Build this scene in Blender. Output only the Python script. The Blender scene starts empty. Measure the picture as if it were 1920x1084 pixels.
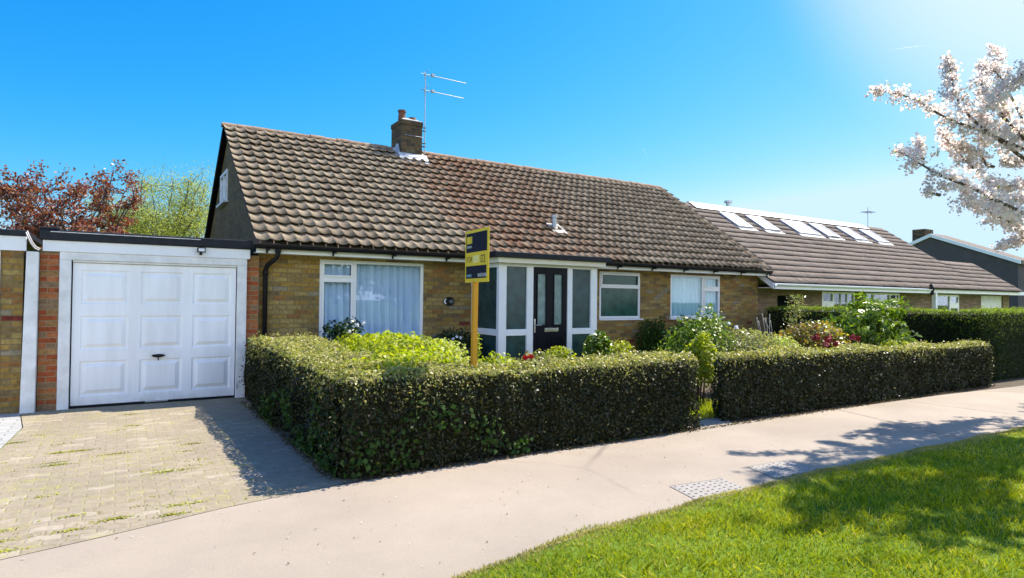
import bpy, bmesh, math, random
import numpy as np
from mathutils import Vector, Matrix
random.seed(7)
rng = np.random.default_rng(11)
S = bpy.context.scene
COL = S.collection

# ------------------------------------------------------------------ camera
YAW, PITCH, ROLL, CAMH = 0.5612, 0.0167, 0.0106, 1.5547
Fv = Vector((math.sin(YAW)*math.cos(PITCH), math.cos(YAW)*math.cos(PITCH), math.sin(PITCH)))
R0 = Vector((math.cos(YAW), -math.sin(YAW), 0)); U0 = R0.cross(Fv)
Rv = R0*math.cos(ROLL) + U0*math.sin(ROLL); Uv = U0*math.cos(ROLL) - R0*math.sin(ROLL)
cd = bpy.data.cameras.new('camera'); cam = bpy.data.objects.new('camera', cd); COL.objects.link(cam)
cd.sensor_width = 36; cd.lens = 1168.4/1920*36; cd.clip_start = .05; cd.clip_end = 12000
m = Matrix((( Rv.x, Uv.x, -Fv.x, 0), (Rv.y, Uv.y, -Fv.y, 0), (Rv.z, Uv.z, -Fv.z, CAMH), (0, 0, 0, 1)))
cam.matrix_world = m
S.camera = cam

# ------------------------------------------------------------------ light
SUNV = Vector((.775, .10, 1.0)).normalized()
EL = math.asin(SUNV.z); ROT = math.atan2(SUNV.x, SUNV.y)
w = bpy.data.worlds.new('World'); S.world = w; w.use_nodes = True
nt = w.node_tree; bg = nt.nodes['Background']
sky = nt.nodes.new('ShaderNodeTexSky'); sky.sky_type = 'NISHITA'; sky.sun_disc = False
sky.sun_elevation = EL; sky.sun_rotation = ROT; sky.air_density = 1.0; sky.dust_density = .5; sky.ozone_density = 2.0
# grade of the clear-sky colour towards the photograph's deep polarised blue: one power curve per channel
sep = nt.nodes.new('ShaderNodeSeparateColor'); cmb = nt.nodes.new('ShaderNodeCombineColor'); nt.links.new(sky.outputs[0], sep.inputs[0])
for i, (ref, val, pw, cap) in enumerate(((2.08, .046, 3.2, .57), (3.2, .405, 1.05, .78), (5.4, .92, .3, .95))):
    d_ = nt.nodes.new('ShaderNodeMath'); d_.operation = 'DIVIDE'; d_.inputs[1].default_value = ref; nt.links.new(sep.outputs[i], d_.inputs[0])
    q_ = nt.nodes.new('ShaderNodeMath'); q_.operation = 'POWER'; q_.inputs[1].default_value = pw; nt.links.new(d_.outputs[0], q_.inputs[0])
    r_ = nt.nodes.new('ShaderNodeMath'); r_.operation = 'MULTIPLY'; r_.inputs[1].default_value = val*.96/.15/2**.75; nt.links.new(q_.outputs[0], r_.inputs[0])
    m_ = nt.nodes.new('ShaderNodeMath'); m_.operation = 'MINIMUM'; m_.inputs[1].default_value = cap/.15/2**.75; nt.links.new(r_.outputs[0], m_.inputs[0])
    nt.links.new(m_.outputs[0], cmb.inputs[i])
# unseen white cloud added behind the camera to fill the shaded house fronts
def wn_(k, **kw):
    x = nt.nodes.new('ShaderNode'+k)
    for a, v in kw.items(): setattr(x, a, v)
    return x
tc = wn_('TexCoord'); sp_ = wn_('SeparateXYZ'); nt.links.new(tc.outputs['Generated'], sp_.inputs[0])
side = wn_('MapRange', interpolation_type='SMOOTHSTEP'); nt.links.new(sp_.outputs[1], side.inputs[0]); side.inputs[1].default_value = -.05; side.inputs[2].default_value = -.45; side.inputs[3].default_value = 0; side.inputs[4].default_value = 1
cn = wn_('TexNoise'); cn.inputs['Scale'].default_value = 2.6; cn.inputs['Detail'].default_value = 7; nt.links.new(tc.outputs['Generated'], cn.inputs['Vector'])
cr_ = wn_('MapRange', interpolation_type='SMOOTHSTEP'); nt.links.new(cn.outputs[0], cr_.inputs[0]); cr_.inputs[1].default_value = .36; cr_.inputs[2].default_value = .56
low = wn_('MapRange', interpolation_type='SMOOTHSTEP'); nt.links.new(sp_.outputs[2], low.inputs[0]); low.inputs[1].default_value = .58; low.inputs[2].default_value = .30
lo2 = wn_('Math', operation='MULTIPLY'); nt.links.new(side.outputs[0], lo2.inputs[0]); nt.links.new(low.outputs[0], lo2.inputs[1])
mu = wn_('Math', operation='MULTIPLY'); nt.links.new(lo2.outputs[0], mu.inputs[0]); nt.links.new(cr_.outputs[0], mu.inputs[1])
cm = wn_('Mix', data_type='RGBA'); nt.links.new(mu.outputs[0], cm.inputs[0]); nt.links.new(cmb.outputs[0], cm.inputs[6]); CB = 2.45/.15/2**.75; cm.inputs[7].default_value = (CB*.88, CB*.95, CB*1.08, 1)
# sun glow painted into the sky colour beyond the upper right corner
gl = (Fv + Rv*((2080-960)/1168.4) - Uv*((-330-542)/1168.4)).normalized()
dt = wn_('VectorMath', operation='DOT_PRODUCT'); nt.links.new(tc.outputs['Generated'], dt.inputs[0]); dt.inputs[1].default_value = gl
gm = wn_('MapRange', interpolation_type='SMOOTHERSTEP'); nt.links.new(dt.outputs['Value'], gm.inputs[0]); gm.inputs[1].default_value = .93; gm.inputs[2].default_value = 1.0; gm.inputs[4].default_value = .62
gv = wn_('Mix', data_type='RGBA'); nt.links.new(gm.outputs[0], gv.inputs[0]); nt.links.new(cm.outputs[2], gv.inputs[6]); HB = 1.0/.15/2**.75; gv.inputs[7].default_value = (HB*.93, HB*.96, HB, 1)
nt.links.new(gv.outputs[2], bg.inputs[0])
bg.inputs[1].default_value = .15
sd = bpy.data.lights.new('sun', 'SUN'); sd.energy = 5.0; sd.angle = math.radians(.5); sd.color = (1, .915, .80)
so = bpy.data.objects.new('sun', sd); COL.objects.link(so); so.location = (20, 5, 30)
so.rotation_euler = SUNV.to_track_quat('Z', 'Y').to_euler()
S.view_settings.view_transform = 'Standard'; S.view_settings.look = 'None'; S.view_settings.gamma = 1
S.view_settings.exposure = 1.0
S.render.engine = 'CYCLES'; S.cycles.max_bounces = 6; S.cycles.transparent_max_bounces = 8
S.render.resolution_x = 1024; S.render.resolution_y = 578

# ------------------------------------------------------------------ materials
class N:
    """small node-graph helper"""
    def __init__(s, name):
        s.m = bpy.data.materials.new(name); s.m.use_nodes = True; s.t = s.m.node_tree
        s.b = s.t.nodes['Principled BSDF']; s.out = s.t.nodes['Material Output']
        s.co = s.t.nodes.new('ShaderNodeTexCoord').outputs['Object']
    def n(s, k, **kw):
        x = s.t.nodes.new('ShaderNode'+k)
        for a, v in kw.items(): setattr(x, a, v)
        return x
    def put(s, inp, v):
        if hasattr(v, 'is_output') or hasattr(v, 'links'): s.t.links.new(v, inp)
        else:
            if isinstance(v, (tuple, list)) and len(v) == 3 and inp.type == 'RGBA': v = (*v, 1)
            inp.default_value = v
    def noise(s, scale, detail=4, rough=.6, vec=None, col=False):
        x = s.n('TexNoise'); x.inputs['Scale'].default_value = scale; x.inputs['Detail'].default_value = detail
        x.inputs['Roughness'].default_value = rough; s.put(x.inputs['Vector'], vec or s.co)
        return x.outputs['Color' if col else 'Fac']
    def ramp(s, f, stops, interp='LINEAR'):
        x = s.n('ValToRGB'); e = x.color_ramp.elements; x.color_ramp.interpolation = interp
        while len(e) < len(stops): e.new(.5)
        for i, (p, c) in enumerate(stops):
            e[i].position = p; e[i].color = (*c, 1) if isinstance(c, tuple) else (c, c, c, 1)
        s.put(x.inputs[0], f); return x.outputs[0]
    def mix(s, f, a, b, mode='MIX'):
        x = s.n('Mix', data_type='RGBA', blend_type=mode); s.put(x.inputs[0], f); s.put(x.inputs[6], a); s.put(x.inputs[7], b)
        return x.outputs[2]
    def math(s, op, a, b=0, c=None):
        x = s.n('Math', operation=op); s.put(x.inputs[0], a); s.put(x.inputs[1], b)
        if c is not None: s.put(x.inputs[2], c)
        return x.outputs[0]
    def bump(s, h, strength=.5, dist=.01):
        x = s.n('Bump'); x.inputs['Strength'].default_value = strength; x.inputs['Distance'].default_value = dist
        s.put(x.inputs['Height'], h); s.t.links.new(x.outputs[0], s.b.inputs['Normal'])
    def base(s, v): s.put(s.b.inputs['Base Color'], v)
    def rough(s, v): s.put(s.b.inputs['Roughness'], v)
    def spec(s, v): s.b.inputs['Specular IOR Level'].default_value = v

def plain(name, c1, c2=None, scale=4, rough=.6, bump=.0, bscale=60, spec=.4, metal=0):
    n = N(name)
    if c2: n.base(n.ramp(n.noise(scale), [(.3, c1), (.7, c2)]))
    else: n.base(c1)
    n.rough(rough); n.spec(spec); n.b.inputs['Metallic'].default_value = metal
    if bump: n.bump(n.noise(bscale), bump, .01)
    return n.m

def cells(n, u, v, cw, ch, jw, off=.5):
    """running-bond cells: returns joint mask (1 in joint) and a random colour per cell"""
    row = n.math('FLOOR', n.math('DIVIDE', v, ch))
    odd = n.math('MULTIPLY', n.math('MODULO', n.math('ABSOLUTE', row), 2), off)
    uu = n.math('ADD', n.math('DIVIDE', u, cw), odd)
    colm = n.math('FLOOR', uu)
    fu = n.math('MULTIPLY', n.math('FRACT', uu), cw)
    fv = n.math('SUBTRACT', v, n.math('MULTIPLY', row, ch))
    eu = n.math('MINIMUM', fu, n.math('SUBTRACT', cw, fu)); ev = n.math('MINIMUM', fv, n.math('SUBTRACT', ch, fv))
    e = n.math('MINIMUM', eu, ev)
    wob = n.math('MULTIPLY', n.math('SUBTRACT', n.noise(40, 3), .5), jw*1.2)
    mr = n.n('MapRange'); n.put(mr.inputs[0], n.math('ADD', e, wob)); mr.inputs[1].default_value = jw*.35; mr.inputs[2].default_value = jw*.8
    mr.inputs[3].default_value = 1; mr.inputs[4].default_value = 0
    cx = n.n('CombineXYZ'); n.put(cx.inputs[0], colm); n.put(cx.inputs[1], row)
    wn = n.n('TexWhiteNoise', noise_dimensions='2D'); n.put(wn.inputs['Vector'], cx.outputs[0])
    return mr.outputs[0], wn.outputs['Value'], wn.outputs['Color']

def brick_mat(name, stops, mortar, grime=.5, dim=1.0):
    n = N(name); sx = n.n('SeparateXYZ'); n.put(sx.inputs[0], n.co)
    u = n.math('ADD', sx.outputs[0], sx.outputs[1])
    j, r, c = cells(n, u, sx.outputs[2], .225, .075, .011)
    b = n.ramp(r, stops, 'CONSTANT')
    b = n.mix(.75, b, n.ramp(n.noise(22, 5), [(.3, (.45, .42, .38)), (.55, (1, 1, 1)), (.8, (1.3, 1.25, 1.15))]), 'MULTIPLY')
    b = n.mix(grime, b, n.ramp(n.noise(1.3, 4), [(.3, (.5, .5, .47)), (.6, (1, 1, 1))]), 'MULTIPLY')
    n.base(n.mix(1, n.mix(j, b, mortar), (dim, dim, dim*.94), 'MULTIPLY')); n.rough(.9); n.spec(.2)
    n.bump(n.math('ADD', n.math('MULTIPLY', j, -1), n.math('MULTIPLY', n.noise(90), .35)), .6, .006)
    return n.m

M = {}
M['brick'] = brick_mat('yellow_brick', [(0, (.40, .25, .07)), (.16, (.46, .30, .09)), (.32, (.34, .24, .10)), (.48, (.44, .32, .13)), (.62, (.26, .18, .085)), (.74, (.50, .36, .13)), (.86, (.38, .19, .065)), (.955, (.36, .31, .22)), (.985, (.27, .06, .04))], (.24, .18, .10), .6, .80)
M['brick_red'] = brick_mat('red_brick', [(0, (.36, .09, .035)), (.25, (.42, .15, .06)), (.45, (.30, .17, .07)), (.62, (.34, .10, .04)), (.8, (.26, .17, .10)), (.92, (.40, .22, .09))], (.30, .20, .12), .3)
M['brick_dark'] = brick_mat('chimney_brick', [(0, (.10, .07, .04)), (.3, (.14, .095, .05)), (.6, (.08, .06, .04)), (.85, (.16, .12, .07))], (.10, .08, .06))
M['brick_brown'] = brick_mat('brown_brick', [(0, (.22, .15, .11)), (.3, (.26, .18, .13)), (.6, (.20, .14, .11)), (.85, (.30, .21, .15))], (.24, .19, .15))
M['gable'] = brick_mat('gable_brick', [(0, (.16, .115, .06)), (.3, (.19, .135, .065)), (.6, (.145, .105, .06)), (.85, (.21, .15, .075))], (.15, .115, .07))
M['dark_gable'] = plain('dark_cladding', (.075, .068, .072), (.10, .09, .092), 2, .9, spec=.1)
M['white'] = plain('white_paint', (.76, .78, .80), (.83, .84, .85), 3, .45, .05)
n = N('white_door_paint'); mp = n.n('Mapping'); mp.inputs['Scale'].default_value = (3, 3, .35); n.put(mp.inputs[0], n.co); sx = n.n('SeparateXYZ'); n.put(sx.inputs[0], n.co)
b = n.mix(1, (.85, .86, .87), n.ramp(n.noise(1.6, 5, .65, vec=mp.outputs[0]), [(.35, (.90, .90, .89)), (.6, (1.02, 1.02, 1.02))]), 'MULTIPLY')
b = n.mix(n.math('MULTIPLY', n.ramp(sx.outputs[2], [(0, 1.0), (.16, 0.0)]), n.ramp(n.noise(7, 5, .7), [(.4, .1), (.65, .8)])), b, (.50, .47, .42))
n.base(b); n.rough(.42); n.spec(.4); n.bump(n.noise(25, 3), .05, .01); M['door_paint'] = n.m
M['white_old'] = plain('weathered_white_paint', (.62, .62, .60), (.80, .80, .79), 6, .6, .15, 30)
M['upvc'] = plain('white_plastic', (.78, .79, .80), None, rough=.3, spec=.5)
M['cream'] = plain('cream_paint', (.72, .68, .55), (.78, .74, .62), 4, .5)
M['black'] = plain('black_plastic', (.008, .008, .010), (.014, .014, .016), 5, .5, spec=.2)
M['felt'] = plain('black_roof_felt', (.010, .012, .016), (.02, .022, .028), 9, .6, .3, 30, spec=.25)
M['navy'] = plain('dark_navy_paint', (.003, .004, .009), None, rough=.4, spec=.15)
M['metal'] = plain('galvanised_metal', (.45, .47, .5), (.35, .36, .38), 8, .4, metal=.7)
M['chrome'] = plain('brushed_metal', (.6, .6, .6), None, rough=.25, metal=1)
M['lead'] = plain('lead_flashing', (.30, .32, .36), (.5, .52, .55), 12, .5)
M['mortar'] = plain('pale_mortar', (.55, .52, .47), (.75, .72, .68), 14, .9, .3)
M['clay'] = plain('clay_pot', (.16, .07, .04), (.11, .05, .035), 6, .8)
M['yellow'] = plain('yellow_board', (.78, .55, .008), (.72, .50, .008), 5, .4)
M['pale_yellow'] = plain('pale_yellow_print', (.85, .75, .28), None, rough=.45)
M['ochre'] = plain('yellow_painted_timber', (.56, .25, .008), (.64, .31, .012), 3, .55, .1)
M['ink'] = plain('navy_print', (.010, .012, .024), None, rough=.6, spec=.12)
M['grey_print'] = plain('grey_print', (.25, .27, .28), None, rough=.5)
M['teal_print'] = plain('teal_print', (.12, .25, .30), None, rough=.5)
M['white_print'] = plain('white_print', (.75, .75, .78), None, rough=.5)
M['soil'] = plain('soil', (.05, .035, .022), (.09, .065, .04), 6, .95, .5, 30)
M['bark'] = plain('bark', (.08, .055, .04), (.13, .10, .08), 12, .9, .6, 30)
M['twig'] = plain('twig', (.10, .06, .035), (.06, .04, .025), 20, .9)
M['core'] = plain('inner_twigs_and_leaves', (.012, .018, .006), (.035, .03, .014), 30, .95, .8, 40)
M['render'] = plain('pale_render', (.42, .38, .33), (.5, .46, .4), 3, .9)
M['interior'] = plain('dark_interior', (.03, .035, .035), None, rough=.9)
M['concrete'] = plain('concrete', (.45, .43, .40), (.36, .34, .31), 5, .9, .3)
M['asphalt'] = plain('asphalt', (.05, .05, .05), (.06, .06, .058), 30, .9, .3)

def glass_mat(name, tint, fac_boost=.0, frost=0.02):
    n = N(name); g = n.n('BsdfGlossy'); g.inputs['Roughness'].default_value = frost; g.inputs['Color'].default_value = (.9, .95, 1, 1)
    t = n.n('BsdfTransparent'); t.inputs[0].default_value = (*tint, 1)
    lw = n.n('LayerWeight'); lw.inputs[0].default_value = .5
    f = n.math('ADD', n.math('MULTIPLY', n.math('POWER', lw.outputs['Facing'], 5), .95), .045); f = n.math('MINIMUM', f, 1)
    mx = n.n('MixShader'); n.put(mx.inputs[0], f); n.put(mx.inputs[1], t.outputs[0]); n.put(mx.inputs[2], g.outputs[0])
    n.t.links.new(mx.outputs[0], n.out.inputs[0]); n.t.nodes.remove(n.b); return n.m
M['glass'] = glass_mat('window_glass', (.90, .96, 1.0), .0)
def obscure(name, c, r=.16):
    n = N(name); n.base(n.ramp(n.noise(5, 5), [(.3, c), (.75, tuple(x*2.6 for x in c))])); n.rough(r); n.spec(.4)  # pale mottle in the base colour stands in for reflections
    n.bump(n.noise(70, 2), .12, .01); return n.m
M['obscure'] = obscure('obscured_porch_glass', (.012, .034, .036))
M['obscure_green'] = obscure('obscured_green_glass', (.012, .045, .035), .08)
M['obscure_pale'] = obscure('pale_door_glass', (.10, .15, .14), .2)
M['skyglass'] = plain('rooflight_glass', (.55, .6, .65), None, rough=.12, spec=.9, metal=.75)
M['glare_pane'] = plain('rooflight_glare_white', (.82, .82, .82), None, rough=.2, spec=.8)  # white base colour stands in for sky glare on the rooflight panes
n = N('curtain_fabric'); n.base((.66, .72, .82)); n.rough(.9); n.spec(.1); n.b.inputs['Subsurface Weight'].default_value = 0
M['curtain'] = n.m
n = N('green_curtain_fabric'); n.base((.62, .78, .76)); n.rough(.9); M['curtain_green'] = n.m

def tile_mat(name, stops, patch=None, course=None):
    n = N(name); g = n.n('NewGeometry').outputs['Random Per Island']
    b = n.ramp(g, stops)
    b = n.mix(.85, b, n.ramp(n.noise(9, 7, .72), [(.28, (.35, .31, .28)), (.42, (.8, .77, .74)), (.56, (1, 1, 1)), (.75, (1.4, 1.38, 1.32))]), 'MULTIPLY')
    if patch:
        sx = n.n('SeparateXYZ'); n.put(sx.inputs[0], n.co)
        f = n.ramp(n.math('ADD', n.math('MULTIPLY', sx.outputs[0], 1/12.6), n.math('MULTIPLY', n.math('SUBTRACT', n.noise(.9, 4), .5), .35)),
                   [(.28, 0.0), (.37, .8), (.46, .55), (.56, .25), (.66, 0.0)])
        b = n.mix(n.math('MULTIPLY', f, n.ramp(n.noise(5, 5), [(.35, 0.0), (.6, 1.0)])), b, patch)
        f2 = n.ramp(n.math('MULTIPLY', sx.outputs[0], 1/12.6), [(.3, 0.0), (.55, 1.0)])
        b = n.mix(n.math('MULTIPLY', f2, .3), b, (.82, .75, .73), 'MULTIPLY')
    mp_ = n.n('Mapping'); mp_.inputs['Scale'].default_value = (5, .5, .5); n.put(mp_.inputs[0], n.co)
    b = n.mix(.5, b, n.ramp(n.noise(1.0, 6, .7, vec=mp_.outputs[0]), [(.32, (.68, .65, .62)), (.55, (1, 1, 1)), (.75, (1.2, 1.18, 1.1))]), 'MULTIPLY')
    b = n.mix(n.ramp(n.noise(2.3, 6, .75), [(.64, 0.0), (.74, .35)]), b, (.13, .11, .07))
    b = n.mix(n.ramp(n.noise(28, 4), [(.62, 0.0), (.72, .6)]), b, (.44, .40, .28))
    n.base(b); n.rough(.92); n.spec(.15); n.bump(n.noise(70, 5), .5, .008); return n.m
M['tile'] = tile_mat('weathered_concrete_tile', [(0, (.22, .172, .118)), (.4, (.27, .215, .15)), (.75, (.315, .255, .18)), (1, (.20, .155, .108))], (.22, .08, .035))
M['tile_flat'] = tile_mat('flat_brown_tile', [(0, (.185, .15, .125)), (.5, (.215, .175, .148)), (1, (.165, .135, .115))])
M['ridge'] = tile_mat('ridge_tile', [(0, (.30, .20, .14)), (.5, (.36, .25, .17)), (1, (.26, .19, .14))])

def leaf_mat(name, cols, rough=.4, trans=.35, spec=.5, tint=(1.5, 1.6, .7)):
    n = N(name); g = n.n('NewGeometry').outputs['Random Per Island']
    k = len(cols)-1
    b = n.ramp(g, [(i/k, c) for i, c in enumerate(cols)])
    b = n.mix(.6, b, n.ramp(n.noise(2.2, 3), [(.35, (.6, .62, .55)), (.65, (1.2, 1.2, 1.1))]), 'MULTIPLY')
    n.base(b); n.rough(rough); n.spec(spec)
    tr = n.n('BsdfTranslucent'); n.put(tr.inputs[0], n.mix(1, b, tint, 'MULTIPLY'))
    mx = n.n('MixShader'); mx.inputs[0].default_value = trans; n.put(mx.inputs[1], n.b.outputs[0]); n.put(mx.inputs[2], tr.outputs[0])
    n.t.links.new(mx.outputs[0], n.out.inputs[0]); return n.m
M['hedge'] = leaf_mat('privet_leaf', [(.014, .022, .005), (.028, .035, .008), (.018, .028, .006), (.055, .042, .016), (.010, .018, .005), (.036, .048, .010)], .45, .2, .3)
M['lit_tips'] = leaf_mat('sunlit_hedge_tips', [(.30, .31, .07), (.46, .40, .16), (.20, .25, .035), (.54, .45, .24), (.13, .18, .025)], .45, .3, .4)  # pale tan leaf colour stands in for sun highlights on the hedge tops
M['yew_lit_tips'] = leaf_mat('sunlit_yew_tips', [(.20, .30, .02), (.30, .36, .03), (.12, .20, .02)], .6, .3, .3)  # same painted sunlight in lime for the yew
M['ivy'] = leaf_mat('ivy_leaf', [(.018, .05, .008), (.04, .09, .01), (.025, .065, .01), (.07, .13, .02)], .6, .3, .25)
M['conifer'] = leaf_mat('yew_leaf', [(.014, .034, .006), (.024, .052, .008), (.012, .028, .006)], .6, .2, .3)
M['lime'] = leaf_mat('lime_green_leaf', [(.30, .33, .008), (.38, .40, .012), (.20, .28, .01), (.42, .42, .04)], .5, .45)
M['palelime'] = leaf_mat('variegated_leaf', [(.40, .44, .12), (.50, .50, .22), (.26, .36, .06)], .5, .4)
M['bright'] = leaf_mat('bright_green_leaf', [(.08, .16, .015), (.14, .22, .02), (.20, .27, .03)], .4, .35)
M['darkleaf'] = leaf_mat('dark_green_leaf', [(.015, .04, .012), (.03, .07, .02), (.02, .05, .015)], .35, .2)
M['mottled'] = leaf_mat('pale_mottled_leaf', [(.22, .24, .09), (.34, .34, .17), (.14, .18, .05), (.26, .20, .10)], .4, .35)
M['redleaf'] = leaf_mat('copper_leaf', [(.15, .03, .03), (.27, .05, .04), (.10, .04, .03), (.36, .16, .12), (.20, .09, .04)], .4, .4)
M['willow'] = leaf_mat('willow_leaf', [(.24, .28, .06), (.38, .38, .13), (.18, .25, .05)], .5, .5)
M['autumn'] = leaf_mat('yellow_and_bronze_leaf', [(.40, .36, .03), (.30, .14, .03), (.14, .10, .03), (.05, .10, .02), (.42, .38, .08)], .4, .4)
M['petal'] = leaf_mat('blossom_petal', [(.90, .84, .83), (.90, .74, .75), (.92, .90, .88), (.90, .84, .83)], .7, .68, .2, (1.12, 1.08, 1.07))
M['bgleaf'] = leaf_mat('street_tree_leaf', [(.05, .09, .02), (.08, .13, .03)], .5, .3)
M['red_petal'] = plain('red_petal', (.65, .02, .02), (.5, .015, .02), 20, .5)
M['pink_petal'] = plain('pink_petal', (.42, .06, .05), (.30, .03, .03), 20, .5)
M['white_petal'] = plain('white_petal', (.8, .8, .78), None, rough=.5)
M['straw'] = plain('dry_stalk', (.55, .50, .42), None, rough=.7)

n = N('grass_blade'); g = n.n('NewGeometry').outputs['Random Per Island']
b = n.ramp(g, [(0, (.20, .27, .004)), (.5, (.38, .43, .008)), (.85, (.48, .50, .014)), (1, (.56, .50, .14))])
b = n.mix(.8, b, n.ramp(n.noise(1.1, 4, .7), [(.35, (.62, .8, .5)), (.5, (1, 1, 1)), (.68, (1.25, 1.12, 1.1))]), 'MULTIPLY')
n.base(b); n.rough(.5); n.spec(.3); tr = n.n('BsdfTranslucent'); n.put(tr.inputs[0], b)
mx = n.n('MixShader'); mx.inputs[0].default_value = .4; n.put(mx.inputs[1], n.b.outputs[0]); n.put(mx.inputs[2], tr.outputs[0]); n.t.links.new(mx.outputs[0], n.out.inputs[0])
M['grass'] = n.m
n = N('turf'); n.base(n.ramp(n.noise(1.2, 6, .7), [(.3, (.09, .15, .015)), (.6, (.13, .20, .02)), (.8, (.22, .22, .06))])); n.rough(.95); n.spec(.1); n.bump(n.noise(80, 4), .7, .02)
M['turf'] = n.m
n = N('pavement_asphalt')
b = n.ramp(n.noise(.55, 5), [(.3, (.27, .228, .182)), (.7, (.365, .308, .246))])
b = n.mix(.6, b, n.ramp(n.noise(110, 5, .85), [(.30, (.6, .58, .56)), (.5, (1, 1, 1)), (.72, (1.2, 1.2, 1.2))]), 'MULTIPLY')
b = n.mix(n.ramp(n.noise(3.1, 7, .75), [(.60, 0.0), (.72, .4)]), b, (.22, .19, .16))
b = n.mix(n.ramp(n.noise(34, 3, .6), [(.70, 0.0), (.74, .6)]), b, (.16, .14, .12))
vo = n.n('TexVoronoi', feature='DISTANCE_TO_EDGE'); vo.inputs['Scale'].default_value = .33; n.put(vo.inputs['Vector'], n.mix(.12, n.co, n.noise(2.5, 5, .6, col=True)))
crk = n.math('MULTIPLY', n.ramp(vo.outputs['Distance'], [(0, 1.0), (.012, 0.0)]), n.ramp(n.noise(.4, 2), [(.42, 0.0), (.56, .8)]))
b = n.mix(crk, b, (.16, .13, .11))
n.base(b); n.rough(.88); n.spec(.25); n.bump(n.noise(220, 4), .35, .006); M['pavement'] = n.m

n = N('block_paving'); sx = n.n('SeparateXYZ')
mp = n.n('Mapping'); mp.inputs['Rotation'].default_value = (0, 0, math.radians(0)); n.put(mp.inputs[0], n.mix(.022, n.co, n.noise(2.2, 3, .5, col=True))); n.put(sx.inputs[0], mp.outputs[0])
wv = n.math('MULTIPLY', n.math('PINGPONG', sx.outputs[0], .1), .35)
j, r, c = cells(n, sx.outputs[0], n.math('ADD', sx.outputs[1], wv), .185, .095, .012)
b = n.ramp(r, [(0, (.27, .228, .17)), (.3, (.295, .25, .19)), (.6, (.28, .24, .18)), (.85, (.31, .265, .20)), (1, (.36, .315, .25))])
b = n.mix(.7, b, n.ramp(n.noise(14, 6, .7), [(.3, (.66, .64, .6)), (.55, (1, 1, 1)), (.8, (1.15, 1.14, 1.12))]), 'MULTIPLY')
b = n.mix(.55, b, n.ramp(n.noise(.9, 5, .65), [(.3, (.7, .7, .7)), (.6, (1.05, 1.03, 1))]), 'MULTIPLY')
mossy = n.ramp(n.noise(1.1, 5, .7), [(.38, 0.0), (.6, 1.0)])
jc = n.mix(mossy, (.19, .155, .10), (.30, .29, .07))
b = n.mix(n.math('MULTIPLY', j, n.ramp(n.noise(3, 4, .7), [(.35, .08), (.65, .6)])), b, jc)
b = n.mix(n.math('MULTIPLY', mossy, .06), b, (.34, .31, .13))
b = n.mix(n.math('MULTIPLY', n.ramp(n.noise(6.5, 6, .7), [(.55, 0.0), (.66, .8)]), mossy), b, (.30, .29, .07))
n.base(b); n.rough(.92); n.spec(.2); n.bump(n.math('ADD', n.math('MULTIPLY', j, -.6), n.math('MULTIPLY', n.noise(30, 5), .8)), .6, .008); M['blocks'] = n.m
n = N('grey_slab_paving'); sx = n.n('SeparateXYZ'); n.put(sx.inputs[0], n.co)
j, r, c = cells(n, sx.outputs[0], sx.outputs[1], .3, .12, .014)
n.base(n.mix(j, n.ramp(r, [(0, (.30, .30, .29)), (1, (.37, .37, .36))]), (.2, .2, .18))); n.rough(.9); M['slabs'] = n.m

# ------------------------------------------------------------------ object helpers
WORLD = {}
def tag(o, label=None, cat=None, group=None, kind=None):
    if label: o['label'] = label
    if cat: o['category'] = cat
    if group: o['group'] = group
    if kind: o['kind'] = kind
    return o
def root(name, loc, label, cat, group=None):
    o = bpy.data.objects.new(name, None); COL.objects.link(o); o.location = loc; o.empty_display_size = .2
    WORLD[o.name] = Vector(loc); return tag(o, label, cat, group)
def link(name, me, parent=None, loc=None):
    o = bpy.data.objects.new(name, me); COL.objects.link(o)
    if parent is not None:
        o.parent = parent; WORLD[o.name] = WORLD[parent.name]
    else:
        o.location = loc or (0, 0, 0); WORLD[o.name] = Vector(loc or (0, 0, 0))
    return o

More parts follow.
